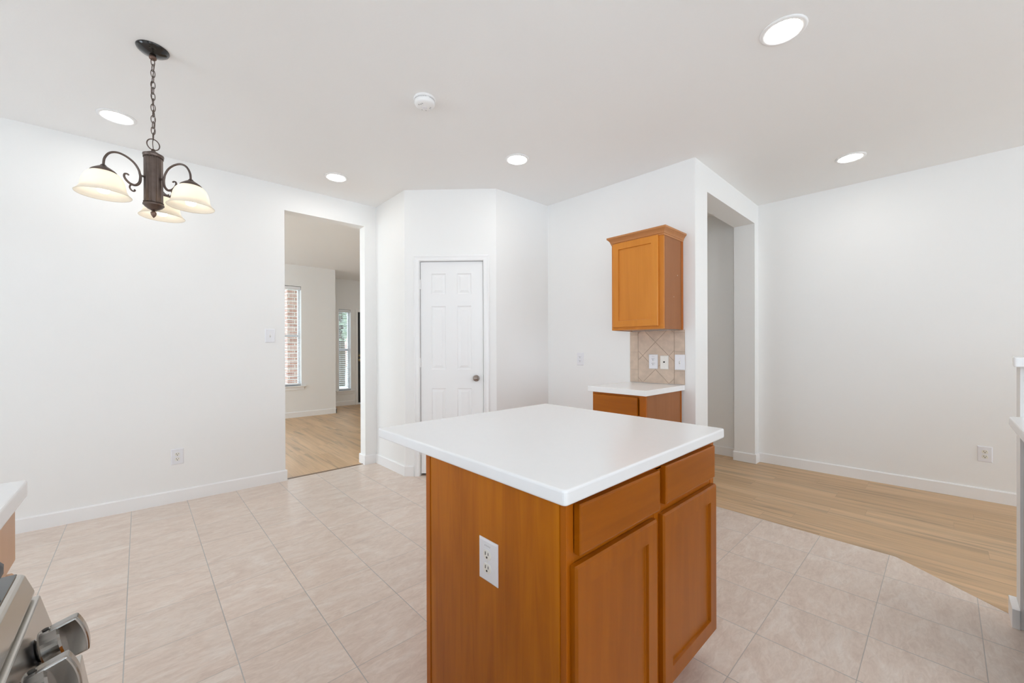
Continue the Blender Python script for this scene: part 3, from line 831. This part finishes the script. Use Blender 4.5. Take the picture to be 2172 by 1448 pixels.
isl_front('d', 1.198, 1.620, 0.135, 0.693, 'door', M_WOODV)
bm = boxes((-0.002, 0.003, 0.020, BK-0.028, 0.10, ZC), (-0.002, 0.003, 0.090, BK-0.028, 0.0, 0.10)); obj('side_panel', bm, M_PANEL, isl)
bm = boxes((-0.005, 0.003, BK-0.026, BK, 0.0, ZC)); obj('corner_trim', bm, M_WOODF, isl, bevel=0.002)
bm = boxes((0.003, FR-0.003, BK-0.018, BK-0.002, 0.0, ZC)); obj('back_panel', bm, M_PANEL, isl)
bm = boxes((FR-0.003, FR+0.002, 0.02, BK-0.002, 0.10, ZC), (FR-0.003, FR+0.002, 0.09, BK-0.002, 0.0, 0.10)); obj('side_panel', bm, M_PANEL, isl)
bm = boxes((0.003, FR-0.003, 0.075, 0.09, 0.0, 0.10)); obj('toe_kick', bm, M_WOODF, isl)
top = obj('countertop', rounded_slab([(0.705, 0.584), (1.733, 0.603), (1.771, 1.612), (0.717, 1.593)], 0.8525, 0.890), M_QUARTZ, bevel=0.006, seg=3)
tag(top, 'large square white countertop on the island', 'countertop')
outlet((0.743, 0.902, 0.597), (-1, 0, 0), 'outlet on the wooden side panel of the island', M_CREAM, marks=5, w=0.084, h=0.122)

# ---- small base cabinet on the right wall with its counter (fronts face -X : local -Y -> -X)
bc = place(thing('base_cabinet', 'small maple base cabinet on the right under the backsplash', 'cabinet'), (2.66, 1.915, 0), (-1, 0, 0))
# local x runs towards -Y of the room, local y towards +X
Wc = 1.915-1.457
bm = boxes((0.004, Wc-0.004, 0.018, 0.555, 0.10, 0.874)); obj('carcass', bm, M_WOODF, bc)
bm = boxes((0, 0.034, 0, 0.019, 0.10, 0.874), (Wc-0.050, Wc, 0, 0.019, 0.10, 0.874), (0.034, Wc-0.05, 0, 0.019, 0.845, 0.874), (0.034, Wc-0.05, 0, 0.019, 0.10, 0.135), (0.034, Wc-0.05, 0, 0.019, 0.685, 0.72))
obj('face_frame', bm, M_WOODF, bc, bevel=0.0015)
obj('drawer', slab_front(0.012, Wc-0.058, 0.712, 0.858, -0.02), wood('honey_maple_small_drawer', W1, W2, W3, 'X', seed=6.0), bc)
obj('door', shaker(0.012, Wc-0.058, 0.125, 0.698, -0.02), M_WOODV, bc)
bm = boxes((Wc-0.004, Wc, 0.019, 0.555, 0.0, 0.874)); obj('side_panel', bm, M_VENEER, bc)
bm = boxes((Wc-0.008, Wc+0.004, 0.555, 0.570, 0.0, 0.874)); obj('scribe_trim', bm, M_WOODF, bc)
bm = boxes((0.004, Wc-0.004, 0.08, 0.095, 0.0, 0.10)); obj('toe_kick', bm, M_WOODF, bc)
q = onC(1.436, 0, 0.0005); q2 = onC(1.935, 0, 0.0005)
top = obj('countertop', rounded_slab([(2.62, 1.433), (q[0], q[1]), (q2[0], q2[1]), (2.638, 1.95)], 0.8745, 0.915, r=0.004, seg=2), M_QUARTZ, bevel=0.004, seg=2)
tag(top, 'small white countertop below the wall cabinet and backsplash', 'countertop')

# ---- wall cabinet
wc = place(thing('wall_cabinet', 'single-door maple wall cabinet hanging above the backsplash', 'cabinet'), (2.915, 1.902, 1.366), (-1, 0, 0))
Ww = 1.902-1.447; hc = 2.092-1.366; dp = 0.318
bm = boxes((0.004, Ww-0.004, 0.018, dp, 0.018, hc)); obj('carcass', bm, M_WOODF, wc)
bm = boxes((0.0, Ww, 0.0, 0.018, 0, 0.042), (0.0, 0.042, 0.0, 0.018, 0.042, hc), (Ww-0.042, Ww, 0, 0.018, 0.042, hc), (0.042, Ww-0.042, 0, 0.018, hc-0.03, hc))
obj('face_frame', bm, M_WALLCAB, wc, bevel=0.0015)
obj('door', shaker(0.020, Ww-0.038, 0.022, hc-0.008, -0.02, st=0.055, dep=0.011), wood('honey_maple_wall_door', (0.53, 0.182, 0.022, 1), (0.61, 0.222, 0.029, 1), (0.69, 0.268, 0.040, 1), 'Z', seed=11.0, sc=0.8), wc)  # door maple brightened in its colour to read as better lit
bm = boxes((Ww-0.004, Ww, 0.018, dp-0.022, 0.0, hc)); obj('side_panel', bm, M_VENEER, wc)
bm = boxes((Ww-0.004, Ww+0.003, dp-0.022, dp+0.012, 0.0, hc)); obj('scribe_trim', bm, M_WOODF, wc)
bm = boxes((0.0, 0.004, 0.018, dp, 0.0, hc)); obj('side_panel', bm, M_VENEER, wc)
bm = boxes((0.004, Ww-0.004, 0.018, dp, 0.006, 0.018)); obj('bottom_panel', bm, M_TANWOOD, wc)
for (px, pz, s) in ((dp-0.085, 0.43, 0.0035), (dp-0.15, 0.255, 0.0028)):
    obj('paint_chip', boxes((Ww, Ww+0.0008, px-s*0.6, px+s*0.6, pz-s, pz+s)), M_CREAM, wc)
# crown moulding: profile (outward, z) swept round three sides with mitres
prof = [(0.0, -0.014), (0.004, -0.014), (0.004, -0.004), (0.009, 0.002), (0.009, 0.008), (0.014, 0.018), (0.024, 0.030), (0.031, 0.036), (0.031, 0.049), (0.0, 0.049)]
bm = bmesh.new(); k = len(prof)
def cring(fn): return [bm.verts.new(fn(a, z+hc)) for a, z in prof]
rs = [cring(lambda a, z: (-a, dp+0.008, z)), cring(lambda a, z: (-a, -a, z)), cring(lambda a, z: (Ww+a, -a, z)), cring(lambda a, z: (Ww+a, dp+0.012, z))]
for A_, B_ in zip(rs[:-1], rs[1:]):
    for i in range(k): bm.faces.new((A_[i], A_[(i+1) % k], B_[(i+1) % k], B_[i]))
bm.faces.new(rs[0][::-1]); bm.faces.new(rs[-1])
obj('crown_moulding', bm, M_CROWN, wc)
bm = boxes((0, Ww, 0, dp, hc+0.002, hc+0.010)); obj('top_panel', bm, M_WOODF, wc)

# ------------------------------------------------------------------ left run: drawer base, counter, gas range
dc = place(thing('base_cabinet', 'maple base cabinet at the left edge beyond the gas range', 'cabinet'), (-0.228, 0.865, 0), (1, 0, 0))
# local x runs towards +Y, local y towards -X
Wd = 1.445-0.865
bm = boxes((0, Wd, 0.02, 0.58, 0.10, 0.876)); obj('carcass', bm, M_TANWOOD, dc)
bm = boxes((0, 0.04, 0, 0.02, 0.10, 0.876), (Wd-0.018, Wd-0.008, 0, 0.02, 0.10, 0.876), (0.04, Wd-0.018, 0, 0.02, 0.866, 0.876), (0.04, Wd-0.018, 0, 0.02, 0.10, 0.13)); obj('face_frame', bm, M_TANWOOD, dc)
obj('drawer', slab_front(0.03, Wd-0.010, 0.736, 0.866, -0.02), M_TANWOOD, dc)
obj('door', shaker(0.03, Wd-0.010, 0.12, 0.71, -0.02), M_TANWOOD, dc)
bm = boxes((0, Wd, 0.08, 0.095, 0, 0.10)); obj('toe_kick', bm, M_TANWOOD, dc)
top = obj('countertop', rounded_slab([(-0.191, 0.850), (-0.191, 1.450), (-0.825, 1.460), (-0.825, 0.850)], 0.8765, 0.914, r=0.012), M_QUARTZ, bevel=0.005, seg=3)
tag(top, 'white countertop corner at the left edge beside the gas range', 'countertop')

rg = place(thing('gas_range', 'stainless gas range with front knobs in the lower left corner', 'range'), (-0.112, 0.07, 0), (1, 0, 0))
# local x towards +Y (0..0.76), local -y is out of the front (+X)
RW = 0.76
bm = boxes((0.004, RW-0.004, 0.05, 0.70, 0.02, 0.885)); obj('body', bm, M_STEEL, rg)
bm = bmesh.new()
def xsweep(bm, prof, x0, x1):
    A_ = [bm.verts.new((x0, y, z)) for y, z in prof]; B_ = [bm.verts.new((x1, y, z)) for y, z in prof]; k = len(prof)
    for i in range(k): bm.faces.new((A_[i], A_[(i+1) % k], B_[(i+1) % k], B_[i]))
    bm.faces.new(A_[::-1]); bm.faces.new(B_)
xsweep(bm, [(0.02, 0.921), (0.004, 0.920), (0.0, 0.916), (-0.0095, 0.8885), (0.03, 0.886), (0.70, 0.886), (0.70, 0.921)], 0, RW)
obj('cooktop_rim', bm, M_STEEL, rg, bevel=0.005, seg=3)
bm = boxes((0.008, RW-0.008, 0.006, 0.68, 0.9200, 0.9225)); obj('cooktop', bm, M_ENAMEL, rg, bevel=0.0015)
bm = bmesh.new(); xsweep(bm, [(-0.0125, 0.8850), (-0.0365, 0.785), (0.05, 0.785), (0.05, 0.8850)], 0.002, RW-0.002)
obj('control_panel', bm, M_STEEL, rg, bevel=0.002)
tl = math.radians(13.5)
def knob(xl):
    base = Vector((xl, -0.0200, 0.851))
    out = Vector((0, -math.cos(tl), math.sin(tl))); up = Vector((0, math.sin(tl), math.cos(tl))); sd = Vector((1, 0, 0))
    mx = Matrix((( sd.x, up.x, out.x), (sd.y, up.y, out.y), (sd.z, up.z, out.z))).to_4x4()
    bm = bmesh.new(); lathe(bm, [(0, 0.024), (0.020, 0.024), (0.0225, 0.022), (0.0225, 0.008), (0.021, 0.006), (0, 0.006)], 36, base, mx)
    kb = obj('knob', bm, M_KNOB, rg, smooth=False)
    bm = bmesh.new()
    # flat grip blade standing on the drum, its end bowed outwards
    pr = [(-0.0225, 0.015)]
    for i in range(9):
        a = -0.0240+0.048*i/8; pr.append((a, 0.0435-0.0035*((a/0.0240)**2)))
    pr += [(0.0225, 0.015)]
    A_ = [bm.verts.new(base + up*u + out*o_ + sd*-0.0075) for u, o_ in pr]; B_ = [bm.verts.new(base + up*u + out*o_ + sd*0.0075) for u, o_ in pr]
    n_ = len(pr)
    for i in range(n_): bm.faces.new((A_[i], A_[(i+1) % n_], B_[(i+1) % n_], B_[i]))
    bm.faces.new(A_[::-1]); bm.faces.new(B_)
    obj('grip', bm, M_KNOB, kb, bevel=0.0025, seg=3)
    bm = bmesh.new(); lathe(bm, [(0, 0.0012), (0.003, 0.0012), (0.003, -0.001), (0, -0.001)], 12, base + up*0.0225 + out*0.013, Matrix((( sd.x, out.x, up.x), (sd.y, out.y, up.y), (sd.z, out.z, up.z))).to_4x4())
    obj('set_screw', bm, M_SLOT, kb)
    bm = bmesh.new(); lathe(bm, [(0, 0.009), (0.012, 0.009), (0.012, 0.003), (0.016, 0.002), (0.016, -0.003), (0, -0.003)], 28, base, mx); obj('bezel', bm, M_ENAMEL, kb)
for y in (0.738, 0.652, 0.45, 0.248, 0.162): knob(y-0.07)
bm = boxes((0.006, RW-0.006, -0.010, 0.05, 0.20, 0.775)); od = obj('oven_door', bm, M_STEEL, rg, bevel=0.004)
bm = boxes((0.10, RW-0.10, -0.012, -0.009, 0.30, 0.66)); obj('oven_window', bm, M_ENAMEL, od)
bm = bmesh.new(); xsweep(bm, [(-0.053, 0.800), (-0.060, 0.750), (-0.046, 0.746), (-0.040, 0.798)], 0.03, RW-0.03)
for xx in (0.05, RW-0.05): tube(bm, [(xx, -0.008, 0.765), (xx, -0.048, 0.770)], 0.010, 12)
obj('handle', bm, M_STEEL, od, bevel=0.002)
bm = boxes((0.006, RW-0.006, -0.008, 0.05, 0.03, 0.19)); obj('storage_drawer', bm, M_STEEL, rg, bevel=0.004)
for g in range(2):
    x0 = 0.004+g*0.368; bm = bmesh.new(); z = 0.946; r = 0.0095
    fr = [(x0, 0.019), (x0+0.364, 0.019), (x0+0.364, 0.64), (x0, 0.64)]
    pts = []
    for i in range(4):
        p, a, b = Vector(fr[i]), Vector(fr[i-1]), Vector(fr[(i+1) % 4]); da = (a-p).normalized()*0.03; db = (b-p).normalized()*0.03
        for t in (0, .25, .5, .75, 1): q = (p+da)*(1-t)**2 + p*2*t*(1-t) + (p+db)*t*t; pts.append((q.x, q.y, z))
    tube(bm, pts, r, 10, closed=True)
    for yy in (0.21, 0.355, 0.50): tube(bm, [(x0, yy, z), (x0+0.364, yy, z)], r*0.9, 8)
    tube(bm, [(x0+0.184, 0.019, z), (x0+0.184, 0.64, z)], r*0.9, 8)
    for p in fr: tube(bm, [(p[0]+(0.012 if p[0] == x0 else -0.012), p[1]+(0.012 if p[1] < 0.3 else -0.012), z), (p[0]+(0.012 if p[0] == x0 else -0.012), p[1]+(0.012 if p[1] < 0.3 else -0.012), 0.9235)], 0.008, 10)
    obj('grate', bm, M_IRON, rg, smooth=True)
    for yy in (0.21, 0.50):
        bm = bmesh.new(); lathe(bm, [(0, 0.018), (0.030, 0.018), (0.034, 0.014), (0.034, 0.010), (0.042, 0.008), (0.045, 0.0), (0, 0)], 28, (x0+0.184, yy, 0.9235)); obj('burner', bm, M_IRON, rg, smooth=False)

# ------------------------------------------------------------------ peninsula at the right edge
kw = boxes((2.772, 2.900, -5.05, -0.222, 0, 1.130)); struct(obj('wall_peninsula', kw, M_WALL))
bm = boxes((2.762, 2.908, -0.222, -0.199, 0, 0.083), (2.900, 2.913, -5.05, -0.222, 0, 0.083)); struct(obj('baseboard_peninsula', bm, M_TRIM, bevel=0.002))
bt = obj('countertop', rounded_slab([(2.66, -5.05), (3.02, -5.05), (3.02, -0.218), (2.66, -0.196)], 1.131, 1.171, r=0.010), M_QUARTZ, bevel=0.004)
tag(bt, 'raised white bar top at the right edge, the higher of the two slabs', 'countertop')
bt = obj('countertop', rounded_slab([(2.03, -3.0), (2.769, -3.0), (2.769, -0.190), (2.03, -0.190)], 0.876, 0.914, r=0.012), M_QUARTZ, bevel=0.005)
tag(bt, 'lower white countertop at the right edge below the bar top', 'countertop')
dw = place(thing('dishwasher', 'stainless dishwasher at the right edge under the lower counter', 'dishwasher'), (2.08, -0.227, 0), (-1, 0, 0))
# local x towards -Y, local y towards +X
bm = boxes((0.0, 0.60, 0.03, 0.640, 0.10, 0.835)); obj('body', bm, M_DWSIDE, dw)
bm = boxes((0.0, 0.60, -0.005, 0.03, 0.11, 0.865)); obj('door', bm, M_STEEL, dw, bevel=0.004)
bm = bmesh.new(); tube(bm, [(0.05, -0.045, 0.79), (0.55, -0.045, 0.79)], 0.010, 12)
for xx in (0.07, 0.53): tube(bm, [(xx, -0.005, 0.79), (xx, -0.045, 0.79)], 0.008, 10)
obj('handle', bm, M_STEEL, dw, smooth=True)
bm = boxes((0.0, 0.60, 0.03, 0.66, 0.838, 0.874)); obj('support_rail', bm, M_TANWOOD, dw)
bm = boxes((0.0, 0.60, 0.07, 0.60, 0.0, 0.10)); obj('kick_plate', bm, M_ENAMEL, dw)

# ------------------------------------------------------------------ ceiling fittings
def downlight(x, y, label, parts=[]):
    o = thing('recessed_light', label, 'light', (x, y, H), 0, 'recessed ceiling lights')
    bm = bmesh.new(); lathe(bm, [(0.074, -0.0015), (0.078, -0.007), (0.090, -0.006), (0.097, -0.003), (0.098, 0.0), (0.074, 0.0), (0.074, -0.0015)], 48); obj('trim_ring', bm, M_TRIM, o, smooth=True)
    bm = bmesh.new(); lathe(bm, [(0, -0.004), (0.0735, -0.004), (0.0735, -0.001), (0, -0.001)], 48); obj('lens', bm, M_LENS, o)
    return o
downlight(2.275, 0.526, 'round recessed light at upper right, nearest and largest in view')
downlight(-0.103, 3.681, 'round recessed light at left beside the chandelier chain')
downlight(1.282, 3.664, 'round recessed light on the ceiling in front of the left opening')
downlight(2.234, 2.338, 'round recessed light on the ceiling in front of the pantry door')
downlight(4.185, 0.510, 'round recessed light farthest right near the right wall')
# unseen lamps added to brighten the hallway behind the niche and the front room
for (x, y) in ((4.15, 2.7), (4.4, 7.6), (0.2, 6.0)):
    o = downlight(x, y, {4.15: 'unseen recessed light added to brighten the hallway behind the niche', 4.4: 'unseen recessed light added to brighten the entry of the front room', 0.2: 'unseen recessed light added to brighten the middle of the front room'}[x])

sd = thing('smoke_detector', 'round white smoke detector on the ceiling', 'smoke detector', (1.281, 2.155, H))
bm = bmesh.new(); lathe(bm, [(0, 0), (0.064, 0), (0.066, -0.003), (0.066, -0.010), (0.063, -0.013), (0, -0.013)], 48); obj('mounting_base', bm, M_TRIM, sd)
bm = bmesh.new(); lathe(bm, [(0, -0.012), (0.058, -0.013), (0.060, -0.016), (0.061, -0.030), (0.056, -0.040), (0.040, -0.0455), (0, -0.047)], 48); obj('housing', bm, M_TRIM, sd, smooth=True, )
bm = bmesh.new()
for k in range(28):
    a = 2*PI*k/28
    if k % 7 == 6: continue
    mx = Matrix.Rotation(a, 4, 'Z')
    q = [mx @ Vector(p) for p in ((0.0612, -0.005, -0.0185), (0.0612, 0.005, -0.0185), (0.0612, 0.005, -0.0165), (0.0612, -0.005, -0.0165))]
    bm.faces.new([bm.verts.new(p) for p in q])
obj('vent_slot', bm, M_GREYMARK, sd)
bm = bmesh.new(); lathe(bm, [(0, -0.0495), (0.014, -0.049), (0.0165, -0.0465), (0.0165, -0.045), (0, -0.045)], 28, (0.006, 0.012, 0)); obj('test_button', bm, M_PLATE, sd)
for (x, y, s) in ((-0.030, -0.006, 0.004), (-0.036, 0.006, 0.004), (-0.027, -0.018, 0.004), (0.034, -0.004, 0.004), (0.030, -0.016, 0.0035), (0.026, 0.030, 0.003), (0.005, 0.040, 0.003)):
    obj('speaker_hole', boxes((x-s, x+s, y-s*0.5, y+s*0.5, -0.0468, -0.0440)), M_GREYMARK, sd)

# ------------------------------------------------------------------ chandelier
CX, CYY = 0.055, 2.733
ch = thing('chandelier', 'bronze chandelier with three lit glass bell shades hanging by a chain', 'chandelier', (CX, CYY, H))
Z = lambda z: z-H
bm = bmesh.new(); lathe(bm, [(0, Z(2.705)), (0.012, Z(2.706)), (0.030, Z(2.712)), (0.052, Z(2.722)), (0.063, Z(2.731)), (0.066, Z(2.7375)), (0.066, 0.0), (0, 0)], 48); obj('canopy', bm, M_CANOPY, ch, smooth=True)
bm = bmesh.new(); lathe(bm, [(0, Z(2.686)), (0.010, Z(2.687)), (0.015, Z(2.692)), (0.0155, Z(2.700)), (0.011, Z(2.708)), (0, Z(2.708))], 24); obj('canopy_collar', bm, M_COPPER, ch, smooth=True)
bm = bmesh.new()
n_l = 14; z_a, z_b = 2.690, 2.284; pit = (z_a-z_b)/n_l
vd = math.atan2(CYY, CX)
for k in range(n_l):
    zc = z_a - pit*(k+0.5); hl = pit*0.5+0.0042; wl = 0.0085
    an = vd + PI/2 + (0.35 if k % 2 == 0 else PI/2+0.35) + random.uniform(-0.25, 0.25)
    d = Vector((math.cos(an), math.sin(an), 0)); pts = []
    for i in range(18):
        t = 2*PI*i/18; cx_ = math.cos(t); sx_ = math.sin(t)
        pts.append(Vector((0, 0, Z(zc))) + d*(wl*abs(cx_)**0.75*(1 if cx_ >= 0 else -1)) + Vector((0, 0, hl*sx_)))
    tube(bm, pts, 0.0018, 8, closed=True)
obj('chain', bm, M_BRONZE, ch, smooth=True)
bm = bmesh.new()
pts = []
for i in range(40):
    t = i/39; z = 2.69-(2.69-2.235)*t; a = t*9.0
    pts.append((0.0068*math.cos(a)*(1 if t < 0.9 else (1-t)*10), 0.0068*math.sin(a)*(1 if t < 0.9 else (1-t)*10), Z(z)))
tube(bm, pts, 0.0016, 8); obj('cord', bm, M_BRONZE, ch, smooth=True)
bm = bmesh.new(); an = vd+PI/2+0.25; d = Vector((math.cos(an), math.sin(an), 0))
tube(bm, [Vector((0, 0, Z(2.257))) + d*0.025*math.cos(2*PI*i/28) + Vector((0, 0, 0.0275*math.sin(2*PI*i/28))) for i in range(28)], 0.0026, 10, closed=True)
obj('hanging_ring', bm, M_BRONZE, ch, smooth=True)
bm = bmesh.new(); lathe(bm, [(0, Z(2.234)), (0.007, Z(2.233)), (0.0085, Z(2.226)), (0.010, Z(2.222)), (0.020, Z(2.217)), (0.034, Z(2.208)), (0.042, Z(2.204)), (0.0425, Z(2.199)), (0.040, Z(2.196)), (0.041, Z(2.193)), (0.0385, Z(2.189)), (0, Z(2.189))], 48); obj('body_cap', bm, M_BRONZE, ch, smooth=True)
bm = bmesh.new(); 
lo_, hi_ = [], []
for k in range(144):
    a = 2*PI*k/144; rr = 0.0378 - 0.0015*(0.5-0.5*math.cos(18*a))
    lo_.append(bm.verts.new((rr*math.cos(a), rr*math.sin(a), Z(1.958)))); hi_.append(bm.verts.new((rr*math.cos(a), rr*math.sin(a), Z(2.192))))
for k in range(144): bm.faces.new((lo_[k], lo_[(k+1) % 144], hi_[(k+1) % 144], hi_[k]))
obj('body', bm, M_BRONZE, ch, smooth=True)
for zz in (2.187, 1.962):
    bm = bmesh.new()
    for k in range(36):
        a = 2*PI*k/36; bmesh.ops.create_icosphere(bm, subdivisions=1, radius=0.0024, matrix=Matrix.Translation((0.0385*math.cos(a), 0.0385*math.sin(a), Z(zz))))
    obj('bead_ring', bm, M_BRONZE, ch, smooth=True)
bm = bmesh.new(); lathe(bm, [(0, Z(1.958)), (0.039, Z(1.958)), (0.0425, Z(1.953)), (0.0425, Z(1.948)), (0.038, Z(1.944)), (0.036, Z(1.940)), (0.027, Z(1.933)), (0.024, Z(1.930)), (0.014, Z(1.925)), (0.008, Z(1.921)), (0, Z(1.921))], 48); obj('body_base', bm, M_BRONZE, ch, smooth=True)
bm = bmesh.new(); lathe(bm, [(0, Z(1.923)), (0.006, Z(1.922)), (0.006, Z(1.918)), (0.0115, Z(1.914)), (0.0125, Z(1.909)), (0.011, Z(1.905)), (0.0115, Z(1.903)), (0.008, Z(1.895)), (0.003, Z(1.888)), (0, Z(1.885))], 24); obj('finial', bm, M_COPPER, ch, smooth=True)
def arm(ang):
    d = Vector((math.cos(ang), math.sin(ang), 0))
    P = lambda r, z: d*r + Vector((0, 0, Z(z)))
    bm = bmesh.new()
    tube(bm, spline([P(r, z) for r, z in ((0.0535, 2.088), (0.058, 2.108), (0.075, 2.135), (0.103, 2.154), (0.135, 2.160), (0.163, 2.147), (0.181, 2.115), (0.185, 2.078))], 6), 0.0048, 12)
    a = obj('arm', bm, M_BRONZE, ch, smooth=True)
    bm = bmesh.new()
    c1 = spline([P(r, z) for r, z in ((0.0535, 2.092), (0.051, 2.072), (0.055, 2.045), (0.070, 2.027), (0.089, 2.028), (0.104, 2.040), (0.112, 2.055), (0.110, 2.068), (0.100, 2.071), (0.095, 2.066))], 5)
    nn = len(c1); tube(bm, c1, [0.006 - 0.003*abs(i/nn-0.25)*1.2 if i < nn*0.9 else 0.0036 for i in range(nn)], 10)
    c2 = spline([P(r, z) for r, z in ((0.078, 2.027), (0.088, 2.022), (0.092, 2.010), (0.086, 1.998), (0.077, 1.995), (0.072, 2.001), (0.076, 2.004))], 5)
    tube(bm, c2, 0.0036, 10)
    obj('scroll', bm, M_BRONZE, a, smooth=True)
    bm = bmesh.new(); tube(bm, [P(0.034, 2.082), P(0.053, 2.082)], 0.005, 12); obj('arm_bolt', bm, M_BRONZE, a, smooth=True)
    c = d*0.185
    bm = bmesh.new(); lathe(bm, [(0, Z(2.083)), (0.009, Z(2.082)), (0.012, Z(2.076)), (0.026, Z(2.067)), (0.041, Z(2.056)), (0.046, Z(2.050)), (0.046, Z(2.044)), (0.041, Z(2.044)), (0.0405, Z(2.050)), (0, Z(2.062))], 36, c); obj('shade_holder', bm, M_BRONZE, a, smooth=True)
    bm = bmesh.new()
    pr = [(0.040, 2.049), (0.052, 2.042), (0.064, 2.028), (0.072, 2.010), (0.0765, 1.990), (0.079, 1.972), (0.084, 1.960), (0.092, 1.950), (0.099, 1.943), (0.0975, 1.9405)]
    ins = [(r-0.003, z+0.0005) for r, z in pr[::-1][1:]]
    lathe(bm, [(r, Z(z)) for r, z in pr + ins], 48, c); sh = obj('shade', bm, M_SHADE, ch, smooth=True)
    bm = bmesh.new(); lathe(bm, [(0, Z(1.950)), (0.016, Z(1.951)), (0.021, Z(1.956)), (0.022, Z(1.965)), (0.022, Z(2.012)), (0.014, Z(2.028)), (0.013, Z(2.050)), (0, Z(2.050))], 24, c); obj('bulb', bm, M_BULB, ch, smooth=True)
for deg in (-162, -41, 78): arm(math.radians(deg))
